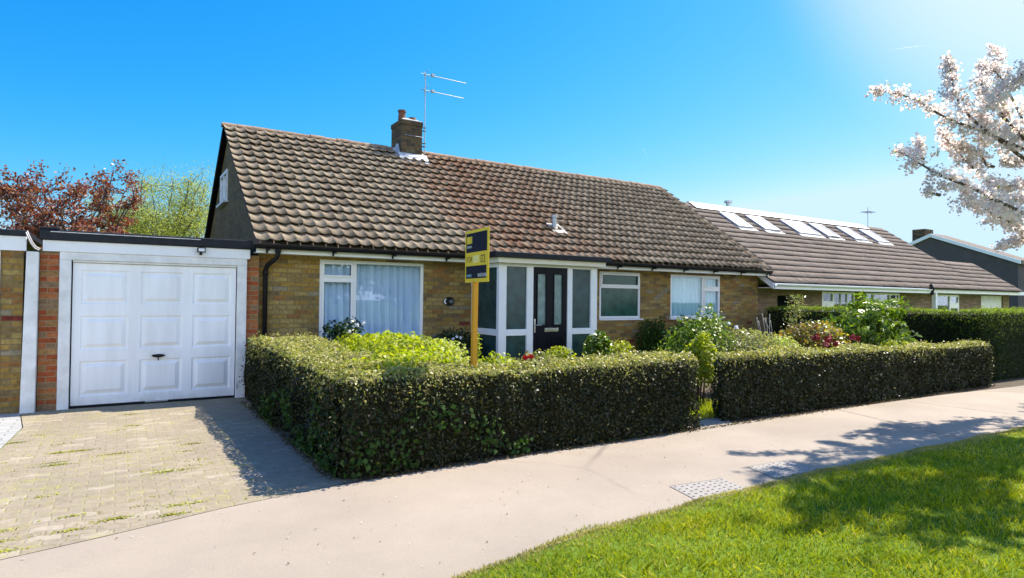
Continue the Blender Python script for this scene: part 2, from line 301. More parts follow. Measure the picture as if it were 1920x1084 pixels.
class MB:
    def __init__(s): s.v = []; s.f = []
    def add(s, vs, fs):
        k = len(s.v); s.v += [tuple(p) for p in vs]; s.f += [tuple(i+k for i in f) for f in fs]; return s
    def box(s, x0, x1, y0, y1, z0, z1):
        return s.add([(x0,y0,z0),(x1,y0,z0),(x1,y1,z0),(x0,y1,z0),(x0,y0,z1),(x1,y0,z1),(x1,y1,z1),(x0,y1,z1)],
                     [(0,3,2,1),(4,5,6,7),(0,1,5,4),(1,2,6,5),(2,3,7,6),(3,0,4,7)])
    def quad(s, a, b, c, d): return s.add([a, b, c, d], [(0, 1, 2, 3)])
    def tube(s, pts, rad, seg=8, caps=True):
        pts = [Vector(p) for p in pts]; rs = rad if isinstance(rad, (list, tuple)) else [rad]*len(pts)
        vs = []; up = None
        for i, p in enumerate(pts):
            t = (pts[min(i+1, len(pts)-1)] - pts[max(i-1, 0)]).normalized()
            if up is None: up = Vector((0, 0, 1)) if abs(t.z) < .9 else Vector((1, 0, 0))
            a = t.cross(up)
            if a.length < 1e-4: a = t.orthogonal()
            a.normalize(); b = t.cross(a); up = b.cross(t) if False else up
            for k in range(seg):
                an = 2*math.pi*k/seg; vs.append(p + (a*math.cos(an) + b*math.sin(an))*rs[i])
        fs = [(i*seg+k, i*seg+(k+1) % seg, (i+1)*seg+(k+1) % seg, (i+1)*seg+k) for i in range(len(pts)-1) for k in range(seg)]
        if caps: fs += [tuple(range(seg))[::-1], tuple((len(pts)-1)*seg+k for k in range(seg))]
        return s.add(vs, fs)
    def prism(s, prof, axis, a, b):
        """prof: list of 2-D points, extruded along axis ('x','y','z') from a to b"""
        def P(u, v, t): return {'x': (t, u, v), 'y': (u, t, v), 'z': (u, v, t)}[axis]
        n_ = len(prof)
        vs = [P(u, v, a) for u, v in prof] + [P(u, v, b) for u, v in prof]
        fs = [tuple(range(n_))[::-1], tuple(range(n_, 2*n_))] + [(i, (i+1) % n_, n_+(i+1) % n_, n_+i) for i in range(n_)]
        return s.add(vs, fs)
    def build(s, name, mt, parent=None, loc=None, bevel=0, smooth=False):
        off = WORLD[parent.name] if parent is not None else Vector(loc or (0, 0, 0))
        me = bpy.data.meshes.new(name)
        me.from_pydata([(p[0]-off[0], p[1]-off[1], p[2]-off[2]) for p in s.v], [], s.f); me.materials.append(mt)
        bm = bmesh.new(); bm.from_mesh(me); bmesh.ops.recalc_face_normals(bm, faces=bm.faces); bm.to_mesh(me); bm.free()
        if smooth:
            for p in me.polygons: p.use_smooth = True
        o = link(name, me, parent, loc)
        if bevel:
            md = o.modifiers.new('bevel', 'BEVEL'); md.width = bevel; md.segments = 2; md.limit_method = 'ANGLE'; md.angle_limit = .6
        return o
def npmesh(name, verts, faces, mt, parent=None, loc=None, smooth=False):
    """verts (n,3) world coordinates, faces (m,k) of equal size k"""
    off = np.array(WORLD[parent.name] if parent is not None else (loc or (0, 0, 0)))
    verts = verts - off; k = faces.shape[1]; me = bpy.data.meshes.new(name)
    me.vertices.add(len(verts)); me.vertices.foreach_set('co', verts.astype(np.float32).ravel())
    me.loops.add(faces.size); me.loops.foreach_set('vertex_index', faces.astype(np.int32).ravel())
    me.polygons.add(len(faces)); me.polygons.foreach_set('loop_start', np.arange(0, faces.size, k, dtype=np.int32))
    me.polygons.foreach_set('loop_total', np.full(len(faces), k, dtype=np.int32))
    if smooth: me.polygons.foreach_set('use_smooth', np.ones(len(faces), dtype=bool))
    me.update(calc_edges=True); me.validate(); me.materials.append(mt)
    return link(name, me, parent, loc)
def unit(a): return a/np.maximum(np.linalg.norm(a, axis=-1, keepdims=True), 1e-9)
def leaf_geo(P, Nn, size, aspect=.55, tilt=.6, curl=.12, var=.35):
    """rhombic leaves bent about their midrib: P (n,3) centres, Nn (n,3) facing"""
    n_ = len(P); Nn = unit(Nn + rng.normal(0, tilt, (n_, 3)))
    d = unit(np.cross(Nn, rng.normal(size=(n_, 3)))); s_ = np.cross(Nn, d)
    L = size*(1+rng.uniform(-var, var, (n_, 1))); W = L*aspect*.5
    base = P - d*L*.5; tip = P + d*L*.5 - Nn*L*curl
    l = P + s_*W + Nn*L*curl*.8 - d*L*.06; r = P - s_*W + Nn*L*curl*.8 - d*L*.06
    V = np.stack([base, r, tip, l], 1).reshape(-1, 3); F = np.arange(4*n_).reshape(n_, 4)
    return V, F
def leaves(name, P, Nn, size, mt, parent, **kw):
    V, F = leaf_geo(P, Nn, size, **kw); return npmesh(name, V, F, mt, parent)
def fbm(P, sc, seed=0):
    r = np.random.default_rng(seed); o = np.zeros(len(P))
    for k in range(7):
        d = r.normal(size=3); d *= sc*(1+k*.45)/np.linalg.norm(d); o += np.sin(P@d + r.uniform(0, 6.28))/(1+k*.4)
    return o/3.2
def text_mesh(name, s_, size, o_, xdir, ydir, mt, parent, depth=.002, align='CENTER'):
    c = bpy.data.curves.new(name, 'FONT'); c.body = s_; c.size = size; c.align_x = align; c.align_y = 'CENTER'; c.extrude = depth
    t = bpy.data.objects.new('tmp', c); COL.objects.link(t); dg = bpy.context.evaluated_depsgraph_get(); dg.update()
    me = bpy.data.meshes.new_from_object(t.evaluated_get(dg)); bpy.data.objects.remove(t); bpy.data.curves.remove(c)
    x = Vector(xdir).normalized(); y = Vector(ydir).normalized(); z = x.cross(y)
    mm = Matrix(((x.x, y.x, z.x, o_[0]), (x.y, y.y, z.y, o_[1]), (x.z, y.z, z.z, o_[2]), (0, 0, 0, 1)))
    me.transform(mm); me.transform(Matrix.Translation(-WORLD[parent.name])); me.materials.clear(); me.materials.append(mt)
    return link(name, me, parent)

# ------------------------------------------------------------------ ground
def sheet(name, pts, z, mt, kind='structure', thick=None):
    mb = MB()
    if thick: mb.prism(pts, 'z', z-thick, z)
    else: mb.add([(x, y, z) for x, y in pts], [tuple(range(len(pts)))])
    o = mb.build(name, mt); return tag(o, kind=kind)
sheet('ground', [(-400, -400), (700, -400), (700, 700), (-400, 700)], -.02, M['turf'])
sheet('garden_soil', [(1.7, 5.2), (14, 4.9), (30, 4.6), (30, 6), (14.3, 6), (14.3, 10.5), (1.7, 10.5)], -.008, M['soil'])
PE = [(-4.5, 3.3), (-2.2, 4.2), (-.567, 4.691), (-.046, 4.813), (.678, 5.02), (1.49, 5.16), (3, 5.24), (5.87, 5.24), (6.6, 5.26), (9, 5.22), (12, 5.12), (14.6, 4.95), (20, 4.8), (60, 4.6)]
GE = [(-2, 2.3), (0, 2.75), (1.62, 3.109), (2.66, 3.27), (3.75, 3.33), (5.15, 3.345), (6.95, 3.31), (9.67, 3.23), (14, 3.15), (60, 3.0)]
sheet('pavement', PE + GE[::-1], -.002, M['pavement'])
sheet('driveway', [(-1.08, 10.40), (-.93, 9.2), (-1.05, 6.5), (-1.4, 4.42), (-.567, 4.695), (-.046, 4.817), (.678, 5.024), (1.49, 5.164), (1.75, 5.2), (1.75, 10.40)], .0, M['blocks'])
sheet('neighbour_driveway', [(-5, 10.4), (-5, 3.1), (-4.5, 3.3), (-2.2, 4.2), (-1.42, 4.42), (-1.06, 6.5), (-.94, 9.2), (-1.09, 10.40)], -.0015, M['slabs'])
sheet('garden_path', [(5.93, 5.2), (6.62, 5.2), (6.9, 5.62), (5.93, 5.62)], .002, M['pavement'])
sheet('road', [(-60, -3.5), (60, -3.5), (60, -9.5), (-60, -9.5)], .0, M['asphalt'])
mb = MB(); mb.box(-60, 60, -3.5, -3.38, -.05, .08); tag(mb.build('kerb', M['concrete']), kind='structure')
GEa = np.array(GE)
def gy(x): return np.interp(x, GEa[:, 0], GEa[:, 1])
sheet('verge', [(-2, -3.3)] + [(x, y-.02) for x, y in GE] + [(60, -3.3)], .004, M['turf'])
# verge grass blades
def blades(name, X, Y, h, w_, mt):
    n_ = len(X); a = rng.uniform(0, 2*math.pi, n_); dx, dy = np.cos(a)*w_, np.sin(a)*w_
    lean = rng.normal(0, .55, (n_, 2))*h[:, None]
    b0 = np.stack([X-dx, Y-dy, np.full(n_, .0)], 1); b1 = np.stack([X+dx, Y+dy, np.full(n_, .0)], 1)
    m0 = np.stack([X-dx*.8+lean[:, 0]*.35, Y-dy*.8+lean[:, 1]*.35, h*.6], 1); m1 = np.stack([X+dx*.8+lean[:, 0]*.35, Y+dy*.8+lean[:, 1]*.35, h*.6], 1)
    tp = np.stack([X+lean[:, 0], Y+lean[:, 1], h], 1)
    V = np.stack([b0, b1, m1, tp, m0], 1).reshape(-1, 3); F = np.arange(5*n_).reshape(n_, 5)
    return npmesh(name, V, F, mt)
pts = []
for dens, x0, x1 in ((5200, 1.2, 4.2), (3600, 4.2, 7.5), (1700, 7.5, 13), (600, 13, 26)):
    ylo = 1.1 if x0 < 4 else .6
    k = int(dens*(x1-x0)*(3.4-ylo)); X = rng.uniform(x0, x1, k); Y = rng.uniform(ylo, 3.4, k)
    rel = (gy(X)+.03+.05*fbm(np.stack([X, Y, X*0], 1), 9, 3) - Y)
    keep = (rel > 0) & (Y > X*.0 - .6) ; pts.append(np.stack([X[keep], Y[keep]], 1))
    
P = np.concatenate(pts); f = .5+.5*fbm(np.stack([P[:, 0], P[:, 1], P[:, 0]*0], 1), 2.5, 5); edge = np.clip((gy(P[:, 0])-P[:, 1])/.25, .15, 1)
g2 = np.clip(.5+.9*fbm(np.stack([P[:, 0], P[:, 1], P[:, 0]*0], 1), 16, 6), 0, 1); h = (.014+.042*rng.uniform(0, 1, len(P))**1.6)*(.5+.5*f+.6*g2)*(.35+.65*edge)
go = blades('verge_grass', P[:, 0], P[:, 1], h, .0022+.0018*np.clip(P[:, 0]/8, 0, 1.5), M['grass'])
tag(go, 'bright green mown grass blades covering the verge beside the pavement', 'grass', kind='stuff')
k = 16000; X = rng.uniform(1.2, 16, k); Y = gy(X)+.02-rng.exponential(.07, k)+.05*fbm(np.stack([X, X*0, X*0], 1), 6, 8)
go = blades('dry_verge_edge', X, Y, rng.uniform(.008, .03, k), .003+.001*X/8, leaf_mat('straw_grass', [(.42, .36, .16), (.50, .42, .22), (.30, .30, .08)], .8, .3, .1)); tag(go, 'straw coloured worn grass along the verge edge', 'grass', kind='stuff')
X = rng.uniform(5.5, 7.6, 9000); Y = rng.uniform(5.35, 8.5, 9000); q = (Y > 5.62)
go = blades('garden_grass', X[q], Y[q], rng.uniform(.04, .12, q.sum()), .006, M['lime'])
tag(go, 'yellow green grass growing in the gap between the two clipped hedges', 'grass', kind='stuff')

# ------------------------------------------------------------------ bungalow
YW, YE, ZE, YR, ZR, XV0, XV1 = 10.539, 10.239, 2.386, 14.185, 5.094, 1.747, 14.39
SL = (ZR-ZE)/(YR-YE); XW0, XW1 = 1.85, 14.34
house = root('bungalow', (1.85, YW, 0), 'yellow brick bungalow with mossy wavy tiled roof, brick chimney and white glazed porch', 'house')
def holed_wall(mb, x0, x1, z0, z1, y, t, holes):
    xs = sorted({x0, x1, *[h[0] for h in holes], *[h[1] for h in holes]}); zs = sorted({z0, z1, *[h[2] for h in holes], *[h[3] for h in holes]})
    for i in range(len(xs)-1):
        for j in range(len(zs)-1):
            cx, cz = (xs[i]+xs[i+1])/2, (zs[j]+zs[j+1])/2
            if any(h[0] < cx < h[1] and h[2] < cz < h[3] for h in holes): continue
            mb.quad((xs[i], y, zs[j]), (xs[i+1], y, zs[j]), (xs[i+1], y, zs[j+1]), (xs[i], y, zs[j+1]))
            mb.quad((xs[i], y+t, zs[j]), (xs[i], y+t, zs[j+1]), (xs[i+1], y+t, zs[j+1]), (xs[i+1], y+t, zs[j]))
    for a, b, c, d in holes:
        mb.quad((a, y, c), (a, y+t, c), (a, y+t, d), (a, y, d)); mb.quad((b, y, c), (b, y, d), (b, y+t, d), (b, y+t, c))
        mb.quad((a, y, c), (b, y, c), (b, y+t, c), (a, y+t, c)); mb.quad((a, y, d), (a, y+t, d), (b, y+t, d), (b, y, d))
W1 = (2.82, 4.71, .80, 2.195); W2 = (8.89, 10.11, 1.15, 2.195); W3 = (11.08, 12.85, 1.15, 2.195)
mb = MB(); holed_wall(mb, XW0, XW1, -.05, ZE-.02, YW, .25, [W1, W2, W3, (5.9, 7.8, .02, 2.1)])
mb.quad((XW1, YW, -.05), (XW1, 17.8, -.05), (XW1, 17.8, ZE), (XW1, YW, ZE))
mb.quad((XW0, 17.8, -.05), (XW1, 17.8, -.05), (XW1, 17.8, ZE), (XW0, 17.8, ZE))
mb.build('wall', M['brick'], house)
# dark room behind the windows
mb = MB(); mb.quad((XW0+.1, YW+1.6, 0), (XW1-.1, YW+1.6, 0), (XW1-.1, YW+1.6, 2.4), (XW0+.1, YW+1.6, 2.4)); mb.build('interior_wall', M['interior'], house)
# gable ends
mb = MB()
GL = (14.05, 15.05, 3.55, 4.2)
def gz(y): return ZR-.07-abs(y-YR)*SL
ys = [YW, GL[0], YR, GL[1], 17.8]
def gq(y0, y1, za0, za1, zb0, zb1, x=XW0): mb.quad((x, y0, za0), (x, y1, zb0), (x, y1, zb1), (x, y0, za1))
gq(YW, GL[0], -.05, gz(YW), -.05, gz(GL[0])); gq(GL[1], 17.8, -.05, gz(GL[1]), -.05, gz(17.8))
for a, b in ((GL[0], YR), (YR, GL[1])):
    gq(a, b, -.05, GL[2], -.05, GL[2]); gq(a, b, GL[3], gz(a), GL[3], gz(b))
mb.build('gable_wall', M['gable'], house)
mb = MB().add([(XW1, YW, ZE-.3), (XW1, 17.8, ZE-.3), (XW1, 17.8, gz(17.8)), (XW1, YR, gz(YR)), (XW1, YW, gz(YW))], [(0, 1, 2, 3, 4)]); mb.build('gable_wall', M['brick'], house)
lw = MB(); X0 = XW0
for (a, b, c, d) in ((GL[0], GL[1], GL[2], GL[2]+.07), (GL[0], GL[1], GL[3]-.07, GL[3]), (GL[0], GL[0]+.07, GL[2]+.07, GL[3]-.07), (GL[1]-.07, GL[1], GL[2]+.07, GL[3]-.07), (14.5, 14.56, GL[2]+.07, GL[3]-.07)):
    lw.box(X0-.03, X0+.05, a, b, c, d)
lo = lw.build('window', M['white_old'], house, bevel=.004); lo['label'] = 'small white loft window in the gable end'
MB().box(X0+.01, X0+.02, GL[0]+.06, GL[1]-.06, GL[2]+.06, GL[3]-.06).build('pane', M['skyglass'], lo)
MB().box(X0-.09, X0+.02, GL[0]-.08, GL[1]+.08, GL[2]-.05, GL[2]-.002).build('sill', M['white_old'], lo)

# ---- tiled roofs
def wave(u):   # broad pan with a cusped roll near its right side
    v = (u % 1.0)
    return np.where(v < .68, 1-np.sin(v/.68*math.pi)**.8, np.sin((v-.68)/.32*math.pi)*.35+1)
def tiled(name, x0, x1, ye, ze, slope, length, gauge, tw, amp, lift, mt, parent, ns=9, jit=.004, skip=None, dirn=1):
    ang = math.atan(slope); cs, sn = math.cos(ang), math.sin(ang)
    nc = int(round(length/gauge)); nx = int(round((x1-x0)/tw)); gauge = length/nc; tw = (x1-x0)/nx
    V = []; F = []; k = 0
    u = np.linspace(0, 1, ns); wv_ = amp*(1-np.sin(np.clip(u, 0, 1)**1.15*math.pi)) + amp*.35*u if amp else u*0
    for c in range(nc):
        s0, s1 = c*gauge - .02, (c+1)*gauge+.19; LT = s1-s0
        if c == nc-1: s1 = (c+1)*gauge+.01
        for i in range(nx):
            xa = x0 + i*tw; xc = xa + tw/2; 
            if skip and skip(xc, (c+.5)*gauge): continue
            dj = rng.normal(0, jit, 2); sj = rng.normal(0, jit*1.4)
            rows = [(s0+sj+.18, lift*(1-.18/LT)-.016+dj[0], 1), (s0+sj, lift-.013+dj[0], 1), (s0+sj, lift+dj[0], 1), ((s0+s1)/2, lift*(1-(s1-s0)/2/LT)+dj[0]*.5, 1), (s1, lift*(1-(s1-s0)/LT), 1)]
            for si, hh, full in rows:
                hgt = hh + wv_
                y = ye + dirn*(si*cs - hgt*sn); z = ze + si*sn + hgt*cs
                V.append(np.stack([xa+u*tw*(1.0)+dj[0]*.3, y, z], 1))
            for r_ in range(4):
                a = k + r_*ns + np.arange(ns-1)
                F.append(np.stack([a, a+1, a+1+ns, a+ns], 1))
            k += 5*ns
    o = npmesh(name, np.concatenate(V), np.concatenate(F), mt, parent); return o
LEN = math.hypot(YR-YE, ZR-ZE)
CH = (5.55, 6.08, 13.80, 14.45)
tiled('roof_tiles', XV0, XV1, YE-.03, ZE-.01, SL, LEN, .295, .205, .030, .080, M['tile'], house, ns=11, jit=.005, skip=lambda x, s_: CH[0]-.02 < x < CH[1]+.02 and s_ > (13.86-YE)/math.cos(math.atan(SL)))
# sarking under the tiles and the rear slope
mb = MB(); e = .03
mb.add([(XV0+.02, YE, ZE-e), (XV1-.02, YE, ZE-e), (XV1-.02, YR, ZR-e), (XV0+.02, YR, ZR-e)], [(0, 1, 2, 3)])
mb.add([(XV0, YR, ZR), (XV1, YR, ZR), (XV1, 2*YR-YE, ZE), (XV0, 2*YR-YE, ZE)], [(0, 1, 2, 3)])
mb.build('rear_roof', M['tile_flat'], house)
# ridge
mb = MB(); x = XV0-.02
while x < XV1-.05:
    if not (CH[0]-.2 < x < CH[1]-.1):
        r = .085+random.uniform(-.006, .006); dz = random.uniform(-.008, .008)
        prof = [(YR+math.cos(a)*r*1.25, ZR+.015+dz+math.sin(a)*r) for a in [math.pi*i/8 for i in range(9)]]
        mb.prism(prof, 'x', x, min(x+.295, XV1+.02))
    if x < CH[0]-.2 <= x+.30: mb.build('ridge_tiles', M['ridge'], house); mb = MB()
    x += .30
mb.build('ridge_tiles', M['ridge'], house, smooth=False)
# verge: dark undercloak and black barge board
mb = MB()
for sgn in (-1, 1):
    ya, yb = (YE, YR) if sgn < 0 else (2*YR-YE, YR); dz = .06 if sgn < 0 else .20; xo = .03 if sgn < 0 else .0
    mb.add([(XV0+xo, ya, ZE-.035), (XV0+xo, yb, ZR-.035), (XV0+xo, yb, ZR-dz), (XV0+xo, ya, ZE-dz+.01), (XW0+.0, ya, ZE-.035), (XW0+.0, yb, ZR-.035), (XW0+.0, yb, ZR-dz), (XW0+.0, ya, ZE-dz+.01)],
           [(0, 1, 2, 3), (7, 6, 5, 4), (0, 4, 5, 1), (3, 2, 6, 7), (0, 3, 7, 4)])
mb.build('barge_board', plain('black_timber', (.008, .008, .008), rough=.95, spec=.05), house)
# fascia, soffit, gutter
PX0, PX1 = 5.70, 7.955
mb = MB(); mb.box(XV0+.02, XV1-.02, YE-.012, YE+.012, 2.235, ZE-.035); mb.box(XV0+.02, XV1-.02, YE+.013, YW-.001, 2.24, 2.252)
mb.build('fascia', M['white'], house, bevel=.003)
def gutter(x0, x1, y, z, r, parent, mt):
    mb = MB(); prof = [(y-r*math.cos(a), z-r*math.sin(a)) for a in [math.pi*i/8 for i in range(9)]]
    inner = [(y-(r-.006)*math.cos(a), z-(r-.006)*math.sin(a)) for a in [math.pi*i/8 for i in range(8, -1, -1)]]
    mb.prism(prof+inner, 'x', x0, x1); return mb.build('gutter', mt, parent)
gutter(XV0-.03, XV1-.03, YE-.085, 2.365, .068, house, M['black'])
for bx_ in np.arange(1.92, 14.3, 1.03):
    if 5.5 < bx_ < 8.1: continue
    MB().box(bx_-.018, bx_+.018, YE-.16, YE-.013, 2.27, 2.296).box(bx_-.014, bx_+.014, YE-.03, YE-.013, 2.235, 2.27).build('gutter_bracket', M['black'], house)
mb = MB(); dp = [(2.07, YE-.085, 2.31), (2.07, YE-.085, 2.22), (2.06, YE-.07, 2.17), (1.97, YW-.09, 2.05), (1.955, YW-.05, 1.98), (1.955, YW-.05, .05)]
mb.tube(dp, .036, 12); mb.tube([(1.955, YW-.05, 1.90), (1.955, YW-.05, 1.98)], .043, 12); mb.tube([(2.07, YE-.085, 2.24), (2.07, YE-.085, 2.31)], .045, 12)
mb.build('downpipe', M['black'], house, smooth=True)

# ---- windows
def bars(rects, y0, y1):
    mb = MB()
    for a, b, c, d in rects: mb.box(a, b, y0, y1, c, d)
    return mb
def curtain(x0, x1, z0, z1, y, mt, parent, folds=9, amp=.05, seed=0):
    r = np.random.default_rng(seed); nx, nz = 160, 10; xs = np.linspace(0, 1, nx); ph = np.cumsum(r.uniform(.2, 2.2, nx)); ph = ph/ph[-1]*folds*2*math.pi
    V = []
    for j in range(nz):
        t = j/(nz-1); gather = 1-.12*math.sin(t*math.pi*.8)*r.uniform(.6, 1)
        V.append(np.stack([x0+(x1-x0)*xs, y+amp*np.sin(ph*1.0+.5*math.sin(t*2))*(.5+.8*(1-t)) + .01*np.sin(ph*2.7+t*3), np.full(nx, z0+(z1-z0)*t)], 1))
    idx = (np.arange(nz-1)[:, None]*nx+np.arange(nx-1)[None]).ravel(); F = np.stack([idx, idx+1, idx+1+nx, idx+nx], 1)
    return npmesh('curtain', np.concatenate(V), F, mt, parent, smooth=True)
def sill(x0, x1, z, parent):
    MB().box(x0-.04, x1+.05, YW-.06, YW+.02, z-.035, z-.003).build('sill', M['upvc'], parent, bevel=.004)
yf0, yf1 = YW+.012, YW+.075
def window(W, verts, horiz, panes, label, gl, cur=None, seed=0, casements=()):
    x0, x1, z0, z1 = W; f = .055
    R_ = [(x0, x1, z0, z0+f), (x0, x1, z1-f, z1), (x0, x0+f, z0+f, z1-f), (x1-f, x1, z0+f, z1-f)] + verts + horiz
    o = bars(R_, yf0, yf1).build('window', M['upvc'], house, bevel=.004); o['label'] = label
    for c in casements:
        a, b, cc, d = c; g = .035
        bars([(a, b, cc, cc+g), (a, b, d-g, d), (a, a+g, cc+g, d-g), (b-g, b, cc+g, d-g)], yf0-.018, yf0-.001).build('casement', M['upvc'], o, bevel=.004)
    for a, b, c, d in panes: MB().box(a, b, yf0+.025, yf0+.035, c, d).build('pane', gl, o)
    sill(x0, x1, z0, o)
    if cur: curtain(x0+.02, x1-.02, z0+.02, z1-.02, YW+.13, cur, o, folds=int((x1-x0)*7), seed=seed)
    return o
window(W1, [(3.375, 3.455, W1[2]+.055, W1[3]-.055)], [(2.875, 3.375, 1.835, 1.915)], [(2.875, 3.375, .855, 1.835), (2.875, 3.375, 1.915, 2.14), (3.455, 4.655, .855, 2.14)],
       'large white window with pale curtains left of the porch', M['glass'], M['curtain'], 3, [(2.862, 3.39, .842, 1.85), (2.862, 3.39, 1.90, 2.152)])
window(W2, [], [(8.945, 10.055, 1.83, 1.89)], [(8.945, 10.055, 1.205, 1.83), (8.945, 10.055, 1.89, 2.14)], 'small white window with dark green obscured glass right of the porch', M['obscure_green'], None, 0, [(8.935, 10.07, 1.875, 2.152)])
window(W3, [(12.19, 12.27, W3[2]+.055, W3[3]-.055)], [(12.27, 12.795, 1.83, 1.91)], [(11.135, 12.19, 1.205, 2.14), (12.27, 12.795, 1.205, 1.83), (12.27, 12.795, 1.91, 2.14)],
       'white window with greenish curtains at the right end', M['glass'], M['curtain_green'], 8, [(12.257, 12.81, 1.192, 1.845), (12.257, 12.81, 1.895, 2.152)])

# ---- porch
PY = 9.50
def pr_(rects): return bars(rects, PY, PY+.09)
pf = pr_([(5.70, 5.86, 0, 2.205), (6.30, 6.44, 0, 2.205), (7.23, 7.345, 0, 2.205), (7.80, 7.955, 0, 2.205),
          (5.86, 6.30, .90, 1.015), (7.345, 7.80, .90, 1.015), (5.86, 6.30, 0, .16), (7.345, 7.80, 0, .16), (5.86, 6.30, 2.15, 2.205), (6.44, 7.23, 2.16, 2.205), (7.345, 7.80, 2.15, 2.205)])
for xa, xb in ((5.70, 5.87), (7.865, 7.955)):
    pf.box(xa, xb, PY+.091, YW-.07, .90, 1.015).box(xa, xb, PY+.091, YW-.07, 2.13, 2.205).box(xa, xb, PY+.091, YW-.07, 0, .16).box(xa, xb, YW-.069, YW-.002, 0, 2.205)
po = pf.build('porch_frame', M['white'], house, bevel=.006)
for a, b, c, d in ((5.86, 6.30, 1.015, 2.15), (5.86, 6.30, .16, .90), (7.345, 7.80, 1.015, 2.15), (7.345, 7.80, .16, .90)):
    MB().box(a, b, PY+.04, PY+.05, c, d).build('pane', M['obscure'], po)
for xa in (5.74, 7.91):
    for c, d in ((1.015, 2.13), (.16, .90)): MB().box(xa, xa+.01, PY+.091, YW-.07, c, d).build('pane', M['obscure'], po)
mb = MB(); mb.box(5.50, 8.16, 9.30, YW-.35, 2.30, 2.395); pr2 = mb.build('porch_roof', M['felt'], house, bevel=.008)
MB().box(5.60, 8.06, 9.37, YW-.30, 2.205, 2.299).build('porch_fascia', M['cream'], pr2, bevel=.004)
MB().box(5.7, 7.955, PY-.05, YW, -.02, .05).build('porch_step', M['concrete'], house)
mb = MB(); DX0, DX1 = 6.44, 7.23; gl1 = (6.545, 6.735, 1.09, 2.03); gl2 = (6.925, 7.11, 1.09, 2.03)
dd = MB()
for a, b, c, d in ((DX0+.005, gl1[0], .06, 2.155), (gl1[1], gl2[0], 1.09, 2.155), (gl2[1], DX1-.005, .06, 2.155), (gl1[0], gl1[1], 2.03, 2.155), (gl2[0], gl2[1], 2.03, 2.155), (gl1[0], gl2[1], .06, 1.09)):
    dd.box(a, b, PY+.02, PY+.065, c, d)
for a, b, c, d in ((6.55, 6.80, .84, .865), (6.88, 7.12, .84, .865), (6.55, 6.575, .25, .84), (6.775, 6.80, .25, .84), (6.88, 6.905, .25, .84), (7.095, 7.12, .25, .84), (6.55, 6.80, .22, .25), (6.88, 7.12, .22, .25)):
    dd.box(a, b, PY+.012, PY+.0195, c, d)
for a, b, c, d in (gl1, gl2):
    for q in ((a-.02, a, c-.02, d+.02), (b, b+.02, c-.02, d+.02), (a, b, c-.02, c), (a, b, d, d+.02)): dd.box(q[0], q[1], PY+.010, PY+.0195, q[2], q[3])
do = dd.build('front_door', M['navy'], house)
for a, b, c, d in (gl1, gl2): MB().box(a+.001, b-.001, PY+.035, PY+.045, c+.001, d-.001).build('door_glass', M['obscure_pale'], do)
MB().box(6.70, 7.02, PY+.002, PY+.0195, .955, 1.03).box(6.715, 7.005, PY-.008, PY+.002, .965, 1.018).build('letterbox', M['chrome'], do, bevel=.003)
MB().box(6.465, 6.495, PY+.004, PY+.0195, .95, 1.20).tube([(6.48, PY+.004, 1.085), (6.48, PY-.04, 1.085)], .009).tube([(6.475, PY-.04, 1.085), (6.60, PY-.04, 1.085)], .01).build('handle', M['chrome'], do)

# ---- chimney and roof details
c0, c1, d0, d1 = CH
mb = MB(); mb.box(c0, c1, d0, d1, 4.3, 5.68); mb.box(c0-.015, c1+.015, d0-.015, d1+.015, 5.681, 5.78)
ch = mb.build('chimney', M['brick_dark'], house, bevel=.006)
mb = MB(); a, b, c, d = c0-.02, c1+.02, d0-.02, d1+.02
mb.add([(a, c, 5.781), (b, c, 5.781), (b, d, 5.781), (a, d, 5.781), (a+.13, c+.16, 5.87), (b-.13, c+.16, 5.87), (b-.13, d-.16, 5.87), (a+.13, d-.16, 5.87)], [(0, 1, 5, 4), (1, 2, 6, 5), (2, 3, 7, 6), (3, 0, 4, 7), (4, 5, 6, 7), (0, 3, 2, 1)])
mb.build('flaunching', M['concrete'], ch)
mb = MB(); mb.tube([(5.70, 14.16, 5.84), (5.70, 14.16, 6.05), (5.70, 14.16, 6.055), (5.70, 14.16, 6.10)], [.095, .08, .098, .098], 16); mb.build('chimney_pot', M['clay'], ch, smooth=False)
mb = MB(); mb.tube([(5.90, 14.0, 5.85), (5.90, 14.0, 5.91)], [.11, .09], 14); mb.build('chimney_pot', M['clay'], ch)
mb = MB(); nrm = Vector((0, -math.sin(math.atan(SL)), math.cos(math.atan(SL))))
zr = lambda y: ZE+(y-YE)*SL
for k in range(6):   # ragged mortar and lead apron
    x = c0-.08+k*.12; y0 = d0-.17-random.uniform(0, .07)
    mb.add([(x, y0, zr(y0)+.085), (x+.125, y0, zr(y0)+.085), (x+.125, d0-.003, zr(d0)+.17), (x, d0-.003, zr(d0)+.17)], [(0, 1, 2, 3)])
    mb.add([(x, y0, zr(y0)+.085), (x+.125, y0, zr(y0)+.085), (x+.125, y0, zr(y0)+.03), (x, y0, zr(y0)+.03)], [(0, 1, 2, 3)])
mb.add([(c0-.15, 13.75, zr(13.75)+.09), (c0-.003, 13.75, zr(13.75)+.09), (c0-.003, 14.12, zr(14.12)+.14), (c0-.10, 14.12, zr(14.12)+.1)], [(0, 1, 2, 3)])
mb.add([(c0-.016, 13.80, zr(13.8)+.05), (c0-.016, 14.18, zr(14.15)+.05), (c0-.016, 14.1, zr(14.1)+.22), (c0-.016, 13.95, zr(13.95)+.30), (c0-.016, 13.80, zr(13.8)+.12)], [(0, 1, 2, 3, 4)])
mb.build('flashing', M['lead'], ch)
mb = MB(); mb.add([(c1+.003, 13.62, zr(13.62)+.09), (c1+.15, 13.62, zr(13.62)+.08), (c1+.17, 13.95, zr(13.95)+.09), (c1+.003, 14.0, zr(14.0)+.15)], [(0, 1, 2, 3)]); mb.build('mortar_fillet', M['mortar'], ch)
vx, vy = 8.16, 11.25
